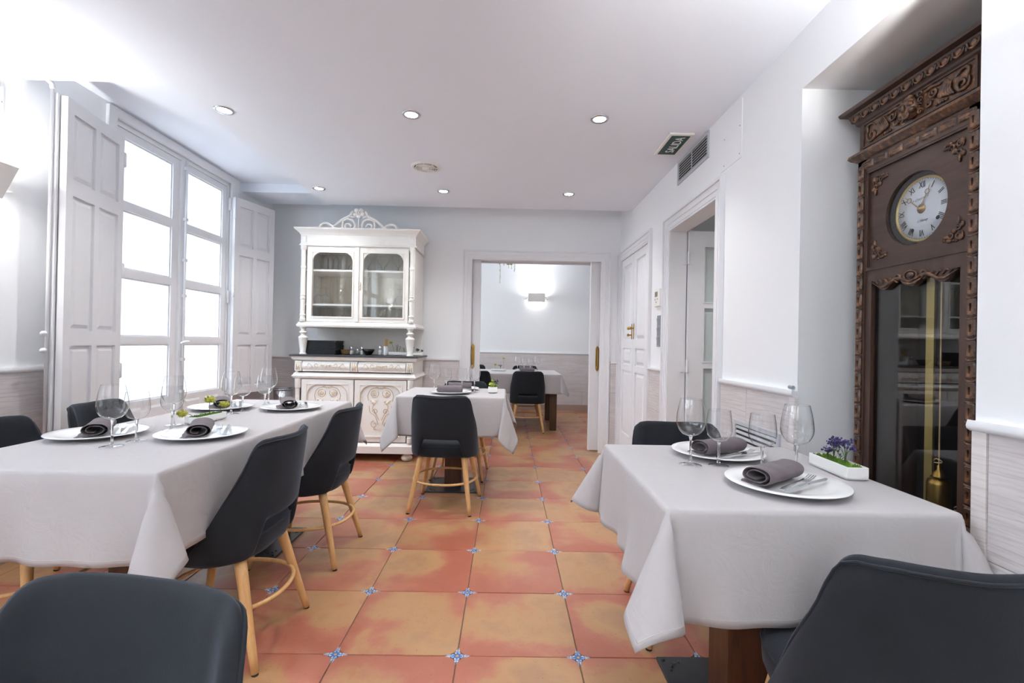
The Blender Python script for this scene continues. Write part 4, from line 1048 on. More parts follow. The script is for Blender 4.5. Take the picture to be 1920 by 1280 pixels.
# stiles with a chain of carved blocks
blk = None
for a, b in ((y0, y0+.045), (y1-.045, y1)):
    s_ = B(MB().prism(rect(a, b, .32, 1.94), -.02, 0, MC), 'stile', 'clock_wood')
    c = (a+b)/2
    for k in range(25):
        z = .36+k*.0635
        if blk is None:
            m = MB()
            lo = rrect(-.015, .015, -.027, .027, .008, 3); hi = rrect(-.011, .011, -.023, .023, .006, 3)
            m.loops([[(0, u, v) for u, v in lo], [(-.005, u, v) for u, v in lo], [(-.009, u, v) for u, v in hi]], cap1=False)
            sl = rrect(-.0035, .0035, -.012, .012, .003, 3)
            o_, i_ = ring_pair(hi, sl, 4); n_ = len(o_)
            m.add([(-.009, u, v) for u, v in o_]+[(-.009, u, v) for u, v in i_]+[(-.004, u, v) for u, v in i_], [(q, (q+1) % n_, n_+(q+1) % n_, n_+q) for q in range(n_)]+[(n_+q, n_+(q+1) % n_, 2*n_+(q+1) % n_, 2*n_+q) for q in range(n_)]+[tuple(range(2*n_, 3*n_))])
            m.tube([(-.004, .016*cos(t_), -.030+.006*sin(t_)) for t_ in [pi+pi*q/8 for q in range(9)]], .0028, 6)
            blk = m.build('carved_block', 'clock_carving', s_, 40); blk.location = (1.41-CO[0], c-CO[1], z)
        else: inst(blk, 'carved_block', s_, (1.41-CO[0], c-CO[1], z))
# carved top rail of the frame
tr = B(MB().prism(rect(y0, y1, 1.880, 1.940), -.02, 0, MC), 'frame_rail', 'clock_wood_across')
for k in range(7):
    m = MB(); u = y0+.05+k*.068
    lo = rrect(u-.030, u+.030, 1.893, 1.925, .007, 3); hi = [(u+(a-u)*.86, 1.909+(b-1.909)*.75) for a, b in lo]
    m.loops([[MC(a, b, 0) for a, b in lo], [MC(a, b, .006) for a, b in hi]])
    for v in (1.903, 1.915): ctube(m, [(u-.022, v), (u, v+.003), (u+.022, v)], .006, .0026, MC)
    B(m, 'carved_leaf', 'clock_carving', tr, 50)
# dial panel with the round window
hc, hr = (YC-.002, 1.677), .127
circ = [(hc[0]+hr*cos(2*pi*k/64), hc[1]+hr*sin(2*pi*k/64)) for k in range(64)]
dp = B(MB().ring(*ring_pair(rect(y0+.045, y1-.045, 1.492, 1.880), circ, 16), -.026, -.012, MC), 'dial_panel', 'clock_wood_across')
B(MB().ring(*ring_pair(rect(y0+.040, y1-.040, 1.487, 1.885), rect(y0+.052, y1-.052, 1.499, 1.873), 4), -.014, -.002, MC), 'panel_bead', 'clock_wood', dp)
def ornament(su, sv, cu, cv):
    m = MB(); P = lambda u, v: (cu+su*u, cv+sv*v); M = lambda u, v, w: MC(*P(u, v), w)
    for c, r_, a0, tn, sg in (((0, 0), .015, 2.2, 1.4, 1), ((.026, .004), .012, .5, 1.3, -1), ((.003, .026), .012, 1.1, 1.3, 1)): ctube(m, spiral2(c, r_, a0, tn, sg), -.009, .0038, M)
    for u, v, du, dv in ((.045, .0, .018, .003), (.0, .046, .002, .018), (.018, .018, .012, .012), (-.012, .034, .006, .010), (.034, -.012, .010, .006), (-.006, -.006, .012, .012)): m.ball((u, v, -.010), (abs(du)*.6+.004, abs(dv)*.6+.004, .006), 8, 5, M)
    for k in range(5): m.ball((.008+.011*k, -.016+.002*k, -.010), (.006, .005, .004), 6, 4, M)
    B(m, 'corner_ornament', 'clock_carving', dp, True)
for su, cu in ((1, y0+.082), (-1, y1-.082)):
    for sv, cv in ((1, 1.545), (-1, 1.835)): ornament(su, sv, cu, cv)
# glazed dial: box, bezel, enamel dial, numerals, hands
B(MB().lathe([(hr+.002, 0), (hr+.002, .060), (.002, .062)], n=48, cap=False).xf(Matrix.Translation((1.436, hc[0], hc[1])) @ Matrix.Rotation(pi/2, 4, 'Y')), 'dial_box', 'dark_interior', dp, 40)
dl = B(MB().lathe([(.104, .003), (.109, .008), (.114, .007), (.118, 0), (.118, -.02)], n=56, cap=False).xf(Matrix.Translation((1.455, hc[0], hc[1])) @ Matrix.Rotation(-pi/2, 4, 'Y')), 'bezel', 'brass_soft', None, True)
DX = 1.452
df = B(MB().lathe([(.1075, -.002), (.1075, .001), (.055, .004), (.002, .005)], n=56).xf(Matrix.Translation((DX, hc[0], hc[1])) @ Matrix.Rotation(-pi/2, 4, 'Y')), 'dial', 'enamel', None, True)
for k, s in enumerate(('XII', 'I', 'II', 'III', 'IIII', 'V', 'VI', 'VII', 'VIII', 'IX', 'X', 'XI')):
    a = R(30*k); # clockwise seen from the room: right on the dial is -Y
    rot = Matrix.Rotation(-a, 4, 'Z')
    M4 = Matrix(((0, 0, -1, DX-.0035), (-1, 0, 0, hc[0]), (0, 1, 0, hc[1]), (0, 0, 0, 1))) @ rot @ Matrix.Translation((0, .084, 0)) @ Matrix.Diagonal((.80, 1.2, 1, 1))
    text_mesh(s, .027, .0004, 'numeral', 'ink', df, M4, off=CO)
MD = lambda u, v, w: (DX-w, hc[0]-u, hc[1]+v)
m = MB()
for k in range(60):
    a = R(6*k); m.prism([(.101*sin(a)-.0006*cos(a), .101*cos(a)+.0006*sin(a)), (.101*sin(a)+.0006*cos(a), .101*cos(a)-.0006*sin(a)), (.1045*sin(a)+.0006*cos(a), .1045*cos(a)-.0006*sin(a)), (.1045*sin(a)-.0006*cos(a), .1045*cos(a)+.0006*sin(a))], .0015, .0026, MD)
o = B(m, 'minute_track', 'ink_soft', df); o['kind'] = 'stuff'
B(MB().tube([MD(.064*sin(2*pi*k/48), .064*cos(2*pi*k/48), .0032) for k in range(48)], .0004, 4, True), 'chapter_line', 'ink_soft', df)
TB = Matrix(((0, 0, -1, DX-.0052), (-1, 0, 0, hc[0]), (0, 1, 0, hc[1]), (0, 0, 0, 1)))
text_mesh('P. Charrier f.', .013, .0002, 'dial_script', 'ink_soft', df, TB @ Matrix.Translation((-.006, .036, 0)) @ Matrix.Rotation(.12, 4, 'Z'), off=CO, font_shear=.4)
text_mesh('à Nancy', .013, .0002, 'dial_script', 'ink_soft', df, TB @ Matrix.Translation((.004, -.042, 0)), off=CO, font_shear=.4)
for u, v in ((-.038, -.068), (.062, -.047)): B(MB().lathe([(.0065, 0), (.0065, .003)], n=16).xf(Matrix.Translation(MD(u, v, .001)) @ Matrix.Rotation(-pi/2, 4, 'Y')), 'winding_hole', 'ink', df)
def hand(name, deg, L, w):
    a = R(deg); P = lambda r_, s: (r_*sin(a)+s*cos(a), r_*cos(a)-s*sin(a)); m = MB(); M = MD
    m.prism([P(.0, -.0016), P(.0, .0016), P(L*.62, .0011), P(L*.62, -.0011)], w, w+.0012, M)
    c = P(L*.70, 0); m.tube([M(c[0]+.0085*cos(t_), c[1]+.0085*sin(t_), w+.0006) for t_ in [2*pi*k/20 for k in range(20)]], .0012, 6, True)
    m.prism([P(L*.78, -.0016), P(L*.78, .0016), P(L, .0003), P(L, -.0003)], w, w+.0012, M)
    m.prism([P(L*.22, -.0032), P(L*.30, 0), P(L*.22, .0032), P(L*.14, 0)], w, w+.0014, M); B(m, name, 'bronze_hand', df)
hand('minute_hand', 313, .083, .012); hand('hour_hand', 27, .085, .009)
B(MB().lathe([(.017, .004), (.016, .007), (.006, .008), (.005, .016), (.002, .017)], n=24).xf(Matrix.Translation((DX, hc[0], hc[1])) @ Matrix.Rotation(-pi/2, 4, 'Y')), 'hand_boss', 'bronze_hand', df, True)
B(MB().prism(circ, -.022, -.020, MC), 'dial_glass', 'clock_glass')
# trunk door with scalloped glass
dr_o = rect(y0+.045, y1-.045, .32, 1.490); gx0, gx1 = y0+.072, y1-.072
def scal(s):
    c = abs(2*s-1)
    return 1.404+.030*(1-cos(3*pi*c))/2*(1 if c < .67 else 1) + (.010 if c > .85 else 0)
inner = [(gx1, .345), (gx0, .345)][::-1]+[(gx1-(gx1-gx0)*k/40, scal(k/40)) for k in range(41)]
dr = B(MB().ring(*ring_pair(dr_o, inner, 60), -.026, -.006, MC), 'trunk_door', 'clock_wood')
B(MB().ring(*ring_pair(rect(gx0-.008, gx1+.008, .337, 1.44), inner, 60), -.024, -.022, MC), 'inner_lip', 'clock_wood', dr)
B(MB().prism(rect(gx0-.01, gx1+.01, .335, 1.455), -.024, -.021, MC), 'door_glass', 'clock_glass', dr)
m = MB(); cu = (gx0+gx1)/2
for s in (1, -1):
    X = lambda pts: pts if s > 0 else mirror(pts, cu)
    ctube(m, X([(cu+.02+.012*k, 1.428+.012*sin(k*.55)) for k in range(14)]), -.004, .007, MC, sp=2)
    ctube(m, X(spiral2((cu+.052, 1.440), .016, -1.5, 1.5, 1)), -.003, .0045, MC)
    for k in range(4): ctube(m, X([(cu+.075+.024*k, 1.428), (cu+.088+.024*k, 1.442), (cu+.098+.024*k, 1.438)]), -.004, .0045, MC, sp=3)
    ctube(m, X([(cu, 1.413), (cu+.02, 1.416), (cu+.04, 1.426)]), -.004, .006, MC, sp=3)
m.ball((cu, 1.443, -.004), (.017, .012, .008), 12, 6, MC); m.tube([MC(cu+.026*cos(2*pi*k/24), 1.441+.018*sin(2*pi*k/24), -.003) for k in range(24)], .0035, 6, True)
B(m, 'carved_crest', 'clock_carving', dr, True)
# pendulum, cord and weights behind the glass
B(MB().prism(rect(YC+.002, YC+.034, .42, 1.44), -.100, -.092, MC), 'pendulum_rod', 'brass_soft')
B(MB().lathe([(.002, -.012), (.05, -.008), (.062, 0), (.05, .008), (.002, .012)], n=32).xf(Matrix.Translation((1.507, YC+.018, .38)) @ Matrix.Rotation(pi/2, 4, 'Y')), 'pendulum_bob', 'brass', None, True)
for yy, zt, cord in ((YC-.028, .74, 1), (YC-.105, .60, 0)):
    wt = B(MB().lathe([(.004, 0), (.030, -.006), (.034, -.02), (.034, -.25), (.030, -.265), (.003, -.27)], (1.50, yy, zt), 28), 'weight', 'brass', None, True)
    B(MB().lathe([(.002, .045), (.006, .04), (.006, .028), (.016, .018), (.018, .008), (.024, .002), (.004, -.002)], (1.50, yy, zt), 20), 'weight_cap', 'brass', wt, True)
    B(MB().tube([(1.50, yy, zt+.04), (1.50, yy, 1.475)], .0022, 6), 'cord', 'stick_wood', wt)
    B(MB().tube(spline([(1.495, yy+.014, zt+.058), (1.49, yy, zt+.066), (1.495, yy-.016, zt+.060), (1.50, yy-.004, zt+.052), (1.495, yy+.014, zt+.05)], 4), .002, 6), 'knot', 'stick_wood', wt)
# mouldings, frieze and cornice
def rect_prof(xf, xb, a, b, prof):   # loops wrapping front and both sides; prof = (overhang, z)
    return MB().loops([[(xb, a-o, z), (xf-o, a-o, z), (xf-o, b+o, z), (xb, b+o, z)] for o, z in prof])
fr = B(rect_prof(1.415, 1.66, y0, y1, [(0, 1.94), (0, 2.092)]), 'frieze', 'clock_wood_across')
B(rect_prof(1.415, 1.66, y0, y1, [(.002, 1.930), (.010, 1.936), (.022, 1.944), (.030, 1.954), (.026, 1.966), (.012, 1.972), (.002, 1.978)]), 'waist_moulding', 'clock_carving', None, 40)
B(rect_prof(1.415, 1.66, y0, y1, [(.002, 2.080), (.010, 2.086), (.012, 2.094)]), 'bed_moulding', 'clock_wood_across')
co = B(rect_prof(1.415, 1.66, y0, y1, [(.012, 2.094), (.018, 2.100), (.026, 2.116), (.030, 2.128), (.050, 2.134), (.054, 2.146), (.050, 2.150), (.0, 2.151)]), 'cornice', 'clock_wood_across', None, 30)
egg = None
for k in range(11):
    y = y0+.012+(y1-y0-.024)*k/10
    if egg is None:
        m = MB(); m.ball((0, 0, 0), (.009, .012, .015), 10, 6); m.tube([(-.004, .019*cos(t_), .002+.018*sin(t_)) for t_ in [pi*.9+pi*1.2*q/12 for q in range(13)]], .0035, 6); m.ball((-.002, .0235, -.008), (.005, .004, .009), 6, 4)
        egg = m.build('egg_and_dart', 'clock_carving', co, True); egg.location = (1.392-CO[0], y-CO[1], 2.112)
    else: inst(egg, 'egg_and_dart', co, (1.392-CO[0], y-CO[1], 2.112))
MFz = MR(1.415); B(MB().prism(rect(y0+.028, y1-.028, 1.988, 2.074), 0, .001, MFz), 'carved_ground', 'clock_carving', fr)
B(MB().ring(*ring_pair(rect(y0+.02, y1-.02, 1.981, 2.080), rect(y0+.028, y1-.028, 1.988, 2.073), 4), 0, .006, MFz), 'frieze_border', 'clock_wood_across', fr)
mz = 2.030
for s in (1, -1):
    m = MB()
    X = lambda pts: pts if s > 0 else mirror(pts, YC)
    ctube(m, X(spiral2((YC+.185, mz-.012), .026, .6, 1.5, -1)), .005, .0065, MFz)
    ctube(m, X([(YC+.205, mz+.005), (YC+.205, mz+.03), (YC+.185, mz+.034), (YC+.165, mz+.018)]), .005, .006, MFz, sp=4)
    for k in range(6): ctube(m, X([(YC+.16-.008*k, mz-.030+.002*k), (YC+.145-.008*k, mz-.008), (YC+.150-.004*k, mz+.018+.004*k)]), .006, .005, MFz, sp=4)
    ctube(m, X(spiral2((YC+.085, mz+.012), .018, 2.5, 1.4, 1)), .006, .0055, MFz)
    ctube(m, X(spiral2((YC+.066, mz-.018), .012, 1.0, 1.3, -1)), .006, .0045, MFz)
    ctube(m, X([(YC+.05, mz+.03), (YC+.075, mz+.036), (YC+.105, mz+.03), (YC+.13, mz+.036)]), .005, .006, MFz, sp=4)
    for k in range(4): m.ball((YC+s*(.095+.012*k), mz-.034, .004), (.006, .006, .005), 6, 4, MFz)
    B(m, 'scroll_carving', 'clock_carving', fr, True)
m = MB(); m.ball((YC, mz, .010), (.033, .040, .026), 16, 10, MFz)
m.ball((YC, mz-.002, .036), (.008, .014, .010), 10, 6, MFz)
for s in (1, -1):
    m.ball((YC+s*.017, mz+.006, .026), (.012, .009, .010), 10, 6, MFz); m.ball((YC+s*.020, mz-.014, .022), (.013, .012, .012), 10, 6, MFz)
    ctube(m, [(YC+s*.004, mz+.018), (YC+s*.018, mz+.022), (YC+s*.032, mz+.012)], .028, .006, MFz, sp=4)
    for k in range(4): ctube(m, [(YC+s*p_[0], p_[1]) for p_ in spiral2((.034+.004*(k % 2), mz+.032-.02*k), .011, 0, 1.2, 1)], .010, .0042, MFz)
m.tube([MFz(YC+.012*cos(2*pi*k/20), mz-.026+.009*sin(2*pi*k/20), .028) for k in range(20)], .0045, 6, True)
m.ball((YC, mz+.036, .016), (.020, .010, .012), 10, 6, MFz)
B(m, 'carved_mask', 'clock_carving', fr, True)

# ================================================================== WHITE CARVED CABINET
KX = -1.485
kb = thing('display_cabinet', 'antique white carved display cabinet with glazed doors against the back wall', 'cabinet', (KX, 4.9, 0)); KO = kb.location
def K(mb, name, mat='antique_white', parent=None, smooth=None): return mb.build(name, mat, parent or kb, smooth, off=KO)
ux0, ux1, uy, yb = KX-.56, KX+.56, 4.70, 5.17
def xprof(yf, yk, a, b, prof): return MB().loops([[(a-o, yk, z), (a-o, yf-o, z), (b+o, yf-o, z), (b+o, yk, z)] for o, z in prof])
# lower body
lx0, lx1, ly = KX-.575, KX+.575, 4.665
lb = MB().box((lx0, ly, .17), (lx0+.025, yb, 1.0)); lb.box((lx1-.025, ly, .17), (lx1, yb, 1.0)); K(lb.box((lx0, ly+.02, .98), (lx1, yb, 1.005)).box((lx0+.02, yb-.012, .17), (lx1-.02, yb, 1.0)), 'carcass')
K(xprof(ly-.005, yb, lx0, lx1, [(.0, .078), (.028, .082), (.028, .150), (.020, .162), (.006, .172), (.0, .180)]), 'base_plinth', smooth=30)
K(xprof(ly, yb, lx0, lx1, [(.0, .795), (.012, .800), (.026, .812), (.030, .822), (.018, .834), (.014, .846), (.002, .856)]), 'waist_ledge', smooth=30)
K(xprof(ly, yb, lx0, lx1, [(.0, .97), (.020, .978), (.030, .992), (.034, 1.012)]), 'top_moulding', smooth=30)
bevel(K(MB().box((lx0-.045, ly-.05, 1.012), (lx1+.045, yb, 1.030)), 'counter_slab', 'counter_dark'), .004)
for x in (lx0+.06, lx1-.06):
    for y in (ly+.04, yb-.06):
        K(MB().lathe([(.030, 0), (.045, .010), (.056, .030), (.050, .050), (.032, .058), (.028, .064), (.036, .074), (.036, .08)], (x, y, 0), 24), 'bun_foot', smooth=True)
MK = MBk(ly)
for x in (lx0+.035, KX, lx1-.035):
    m = MB().prism(rect(x-.034, x+.034, .868, .968), 0, .030, MK)
    cb = bevel(K(m, 'drawer_block'), .006)
    for q in (-1, 0, 1): K(MB().tube([MK(x+q*.017, .882, .031), MK(x+q*.017, .952, .031)], .0055, 8), 'flute', 'antique_carving', cb, True)
for a, b in ((lx0+.075, KX-.04), (KX+.04, lx1-.075)):
    prof = [(.004, .866), (.020, .868), (.022, .874), (.016, .880), (.030, .900), (.034, .92), (.030, .942), (.018, .958), (.020, .964), (.004, .968)]
    m = MB().loops([[MK(x, z, w) for w, z in prof]+[MK(x, .968, -.01), MK(x, .866, -.01)] for x in (a, b)])
    dw = K(m, 'drawer', smooth=30); c = (a+b)/2
    m = MB()
    for s in (1, -1):
        ctube(m, [(c+s*.0, .936), (c+s*.022, .930), (c+s*.045, .936), (c+s*.05, .924), (c+s*.03, .916), (c+s*.012, .905), (c, .898)], .037, .0038, MK, sp=4)
        ctube(m, [(c+s*p_[0], p_[1]) for p_ in spiral2((.034, .922), .009, 0, 1.2, 1, 12)], .039, .0028, MK)
    m.ball((c, .921, .038), (.012, .012, .007), 8, 5, MK); K(m, 'drawer_pull', 'antique_carving', dw, True)
    m = MB()
    for s in (1, -1):
        ctube(m, [(c+s*.075, .93), (c+s*.095, .945), (c+s*.11, .925), (c+s*.09, .905), (c+s*.075, .915)], .0335, .0018, MK, sp=5, taper=False)
        ctube(m, [(c+s*.12, .905), (c+s*.15, .935), (c+s*.165, .945), (c+s*.18, .92), (c+s*.20, .905)], .0325, .0018, MK, sp=5, taper=False)
        ctube(m, [(c+s*.14, .925), (c+s*.135, .905), (c+s*.155, .90)], .0335, .0018, MK, sp=5, taper=False)
    K(m, 'incised_vine', 'antique_groove', dw)
col_l = [(.022, 0), (.026, .004), (.026, .05), (.020, .056), (.020, .075), (.024, .08), (.024, .09), (.019, .095), (.0185, .30), (.021, .305), (.024, .312), (.021, .32), (.0185, .325), (.019, .50), (.022, .51), (.028, .515), (.028, .525), (.03, .53), (.03, .60)]
for x in (lx0+.028, lx1-.028): K(MB().lathe([(r_, z*.615/.6) for r_, z in col_l], (x, ly-.004, .18), 20), 'lower_column', smooth=35)
# lower doors with incised flowers
for a, b, s in ((lx0+.065, KX-.006, 1), (KX+.006, lx1-.065, -1)):
    z0, z1 = .19, .79
    op = rrect(a+.062, b-.062, z0+.055, z1-.055, .10, 8, .001)
    ldr = K(MB().ring(*ring_pair(rect(a, b, z0, z1), op, 24), -.012, .012, MK), 'lower_door')
    K(MB().prism(rect(a+.05, b-.05, z0+.045, z1-.045), -.012, .002, MK), 'door_panel', parent=ldr)
    K(MB().ring(*ring_pair(rect(a+.045, b-.045, z0+.04, z1-.04), rect(a+.053, b-.053, z0+.048, z1-.048), 4), .010, .017, MK), 'panel_bead', parent=ldr)
    gl_ = [MK(*p_, .0135) for p_ in rrect(a+.058, b-.058, z0+.051, z1-.051, .10, 8, .001)]; K(MB().tube(gl_, .0022, 5, True), 'groove_line', 'antique_groove', ldr)
    c = (a+b)/2; m = MB(); fl = MB(); t2 = z1-.13
    for q in (1, -1):
        X = lambda pts: [(c+q*u, v) for u, v in pts]
        ctube(m, X([(.0, t2+.055), (.02, t2+.05), (.03, t2+.065), (.05, t2+.058)]), .003, .0028, MK, sp=4, taper=False)
        ctube(m, X([(.004, t2+.045), (.05, t2+.055), (.10, t2+.035), (.125, t2-.02), (.115, t2-.07)]), .003, .0026, MK, sp=5, taper=False)
        ctube(m, X(spiral2((.06, t2), .042, 2.6, .9, 1, 18, .7)), .003, .0026, MK, taper=False)
        rosette(fl, (c+q*.062, t2), .027, MK, .004)
        for k, (u, v, r_) in enumerate(((.045, t2-.075, .016), (.075, t2-.085, .018), (.058, t2-.095, .014), (.092, t2-.068, .012))): fl.ball((c+q*u, v, .004), (r_*.75, r_, .006), 8, 5, MK)
        ctube(m, X([(.06, t2-.10), (.075, t2-.14), (.04, t2-.20), (.012, t2-.26)]), .003, .0026, MK, sp=5, taper=False)
        ctube(m, X(spiral2((.05, t2-.175), .028, 0, 1.2, 1, 16, .3)), .003, .0026, MK, taper=False)
        ctube(m, X([(.11, t2-.12), (.10, t2-.18), (.05, t2-.22), (.02, t2-.30)]), .003, .0026, MK, sp=5, taper=False)
        ctube(m, X(spiral2((.058, t2-.30), .036, 1.5, 1.1, -1, 16, .35)), .003, .0026, MK, taper=False)
        ctube(m, X([(.03, t2-.35), (.06, t2-.345), (.05, t2-.325)]), .003, .0026, MK, sp=4, taper=False)
    K(m, 'incised_scrolls', 'antique_groove', ldr); K(fl, 'carved_flowers', 'antique_carving', ldr, True)
# balusters carrying the upper case, back panel behind the counter
K(MB().box((lx0+.01, yb-.014, 1.03), (lx1-.01, yb, 1.30)), 'open_back')
for x in (ux0+.035, ux1-.035):
    K(MB().lathe([(.032, 0), (.034, .006), (.028, .014), (.026, .02), (.040, .13), (.042, .135), (.043, .155), (.046, .165), (.036, .178), (.024, .186), (.020, .20), (.038, .214), (.038, .22), (.022, .232), (.022, .25), (.034, .262), (.036, .272)], (x, uy+.005, 1.03), 24), 'baluster', smooth=35)
# upper case
uc = MB().box((ux0, uy, 1.30), (ux0+.02, yb, 2.12)); uc.box((ux1-.02, uy, 1.30), (ux1, yb, 2.12)); uc.box((ux0, uy, 1.302), (ux1, yb, 1.345)); uc.box((ux0, uy, 2.09), (ux1, yb, 2.12)); K(uc, 'upper_carcass')
K(MB().box((ux0+.02, yb-.016, 1.345), (ux1-.02, yb, 2.09)), 'upper_back', 'cabinet_back')
K(xprof(uy, yb, ux0, ux1, [(0, 1.298), (.022, 1.302), (.026, 1.318), (.016, 1.332), (.012, 1.345), (.0, 1.352)]), 'upper_base_moulding', smooth=30)
for z in (1.515, 1.855): K(MB().box((ux0+.02, uy+.035, z), (ux1-.02, yb-.016, z+.018)), 'shelf')
K(xprof(uy, yb, ux0, ux1, [(0, 2.095), (.016, 2.100), (.018, 2.110), (.004, 2.118), (.004, 2.205), (.012, 2.212), (.016, 2.222), (.030, 2.236), (.052, 2.256), (.056, 2.270), (.0, 2.272)]), 'frieze_and_cornice', smooth=30)
MU = MBk(uy)
for x in (ux0+.03, ux1-.03): raised(MB(), x-.026, x+.026, 2.125, 2.198, .004, .012, .008, MU).build('frieze_block', 'antique_white', kb, off=KO)
ccol = [(.024, 0), (.028, .006), (.028, .03), (.022, .036), (.022, .055), (.027, .06), (.027, .072), (.0205, .078), (.0205, .215), (.025, .22), (.027, .23), (.025, .24), (.0205, .246), (.0205, .255), (.025, .26), (.0205, .266), (.020, .52), (.024, .525), (.026, .535), (.024, .545), (.020, .55), (.020, .70), (.026, .715), (.030, .722), (.030, .748)]
for x in (ux0+.028, ux1-.028): K(MB().lathe(ccol, (x, uy-.002, 1.35), 22), 'upper_column', smooth=35)
for a, b in ((ux0+.062, KX-.002), (KX+.002, ux1-.062)):
    z0, z1 = 1.355, 2.092
    g = (a+.052, b-.052, z0+.052, z1-.055); op = rrect(*g, .088, 8, .001)
    ud = K(MB().ring(*ring_pair(rect(a, b, z0, z1), op, 32), -.022, .0, MU), 'glazed_door')
    K(MB().ring(*ring_pair(rect(g[0]-.014, g[1]+.014, g[2]-.014, g[3]+.010), rect(g[0]-.002, g[1]+.002, g[2]-.002, g[3]-.002), 4), -.002, .007, MU), 'door_bead', parent=ud)
    K(MB().tube([MU(*p_, .001) for p_ in rect(g[0]-.001, g[1]+.001, g[2]-.001, g[3]-.001)], .0014, 4, True), 'groove_line', 'antique_groove', ud)
    K(MB().prism(rect(g[0]-.01, g[1]+.01, g[2]-.01, g[3]+.01), -.016, -.013, MU), 'door_glass', 'pane_glass', ud)
K(MB().prism(rect(KX-.016, KX+.012, 1.357, 2.090), 0, .012, MU), 'centre_strip')
m = MB(); m.ball((KX+.026, 1.735, .004), (.008, .022, .005), 10, 6, MU); m.ball((KX+.026, 1.690, .004), (.008, .022, .005), 10, 6, MU); m.ball((KX+.026, 1.712, .010), (.006, .006, .008), 8, 5, MU); K(m, 'key_plate', 'antique_carving', None, True)
# crest of scrolls and flower
MC2 = MBk(4.735); CZ0 = 2.272; cr = MB()
def crest(pts, rad, sp=5, both=True):
    for s in ((1, -1) if both else (1,)):
        P = spline([MC2(KX-.012+s*u, CZ0+v, 0) for u, v in pts], sp); m_ = len(P); cr.tube(P, [rad*(.7+.3*sin(pi*k/(m_-1))) for k in range(m_)], 8)
crest([(.405, .018), (.385, .012), (.375, .035), (.35, .055), (.315, .058), (.27, .038), (.23, .014), (.19, .006)], .014)
crest([(.29, .004), (.255, .025), (.215, .055), (.165, .098), (.115, .125), (.075, .140)], .014)
crest([(.165, .100), (.155, .075), (.16, .045), (.158, .02), (.145, .006)], .0135)
crest([(.150, .085), (.125, .102), (.09, .104), (.055, .088), (.035, .05), (.040, .018), (.065, .005), (.10, .004), (.128, .018), (.132, .045), (.11, .058), (.085, .05), (.072, .028)], .0135)
crest([(.0, .0), (.0, .06), (.0, .115)], .010, both=False)
K(cr, 'crest_scrolls', smooth=True)
m = MB()
for k in range(5):
    a = pi/2+pi+2*pi*k/5+pi/5*0; m.ball((KX-.012+.036*cos(a), CZ0+.165+.032*sin(a), .004), (.026, .024, .010), 10, 6, MC2)
m.tube([MC2(KX-.012+.018*cos(2*pi*k/20), CZ0+.168+.016*sin(2*pi*k/20), .014) for k in range(20)], .005, 6, True); m.ball((KX-.012, CZ0+.168, .014), (.009, .009, .007), 8, 5, MC2)
K(m, 'crest_flower', 'antique_white', None, True)
for s in (1, -1):
    m = MB()
    for u, v, a, L in ((.075, .165, 2.2, .030), (.090, .140, 2.6, .028), (.062, .128, .1, .026), (.105, .118, 2.4, .022)): m.ball((0, 0, 0), (L, L*.45, .009), 10, 6, (lambda x, y, w, u=u, v=v, a=a: MC2(KX-.012+s*(u+x*cos(a)-y*sin(a)), CZ0+v+x*sin(a)+y*cos(a), w)))
    K(m, 'crest_leaves', 'antique_white', None, True)

# ---- glasses inside the cabinet
def bowlglass(name, label, cat, loc, prof, group, n=20):
    o = MB().lathe(prof, n=n, cap=False).build(name, 'wine_glass', None, True); o.location = loc; return tag(o, label, cat, group)
FL = [(.022, 0), (.026, .10), (.024, .125), (.010, .150), (.0035, .158), (.003, .205), (.028, .213)]         # flute, upside down
WG = [(.030, 0), (.038, .045), (.036, .065), (.020, .085), (.004, .092), (.003, .150), (.032, .157)]
BG = [(.036, 0), (.048, .05), (.045, .075), (.024, .098), (.004, .105), (.003, .165), (.036, .172)]
DC = [(.055, 0), (.075, .02), (.070, .05), (.035, .10), (.016, .14), (.018, .185), (.022, .195)]
def shelf_row(spec, z, prof, name, cat, where, group, y=4.86):
    nth = ('leftmost', 'second from left', 'third from left', 'fourth from left', 'fifth from left')
    for k, x in enumerate(spec): bowlglass(name, '%s, %s, %s in the cabinet' % (cat, nth[k], where), 'glass', (x, y+.01*(k % 2), z), prof, group)
shelf_row((-1.86, -1.82, -1.755, -1.685), 1.873, FL, 'flute_glass', 'upturned champagne flute', 'top shelf behind the left door', 'flutes in the cabinet')
shelf_row((-1.555,), 1.873, DC, 'decanter', 'round glass decanter', 'top shelf behind the left door', 'decanters in the cabinet')
shelf_row((-1.36, -1.20, -1.055), 1.873, DC, 'decanter', 'round glass decanter', 'top shelf behind the right door', 'decanters in the cabinet')
shelf_row((-1.93, -1.86), 1.533, BG, 'stemmed_glass', 'upturned balloon glass', 'middle shelf behind the left door', 'balloon glasses in the cabinet')
shelf_row((-1.20, -1.105, -1.015), 1.533, BG, 'stemmed_glass', 'upturned balloon glass', 'middle shelf behind the right door', 'balloon glasses in the cabinet')
shelf_row((-1.935, -1.81, -1.67, -1.56), 1.346, WG, 'stemmed_glass', 'small upturned wine glass', 'bottom shelf behind the left door', 'wine glasses in the cabinet')
shelf_row((-1.27, -1.18, -1.08, -1.00), 1.346, WG, 'stemmed_glass', 'small upturned wine glass', 'bottom shelf behind the right door', 'wine glasses in the cabinet')

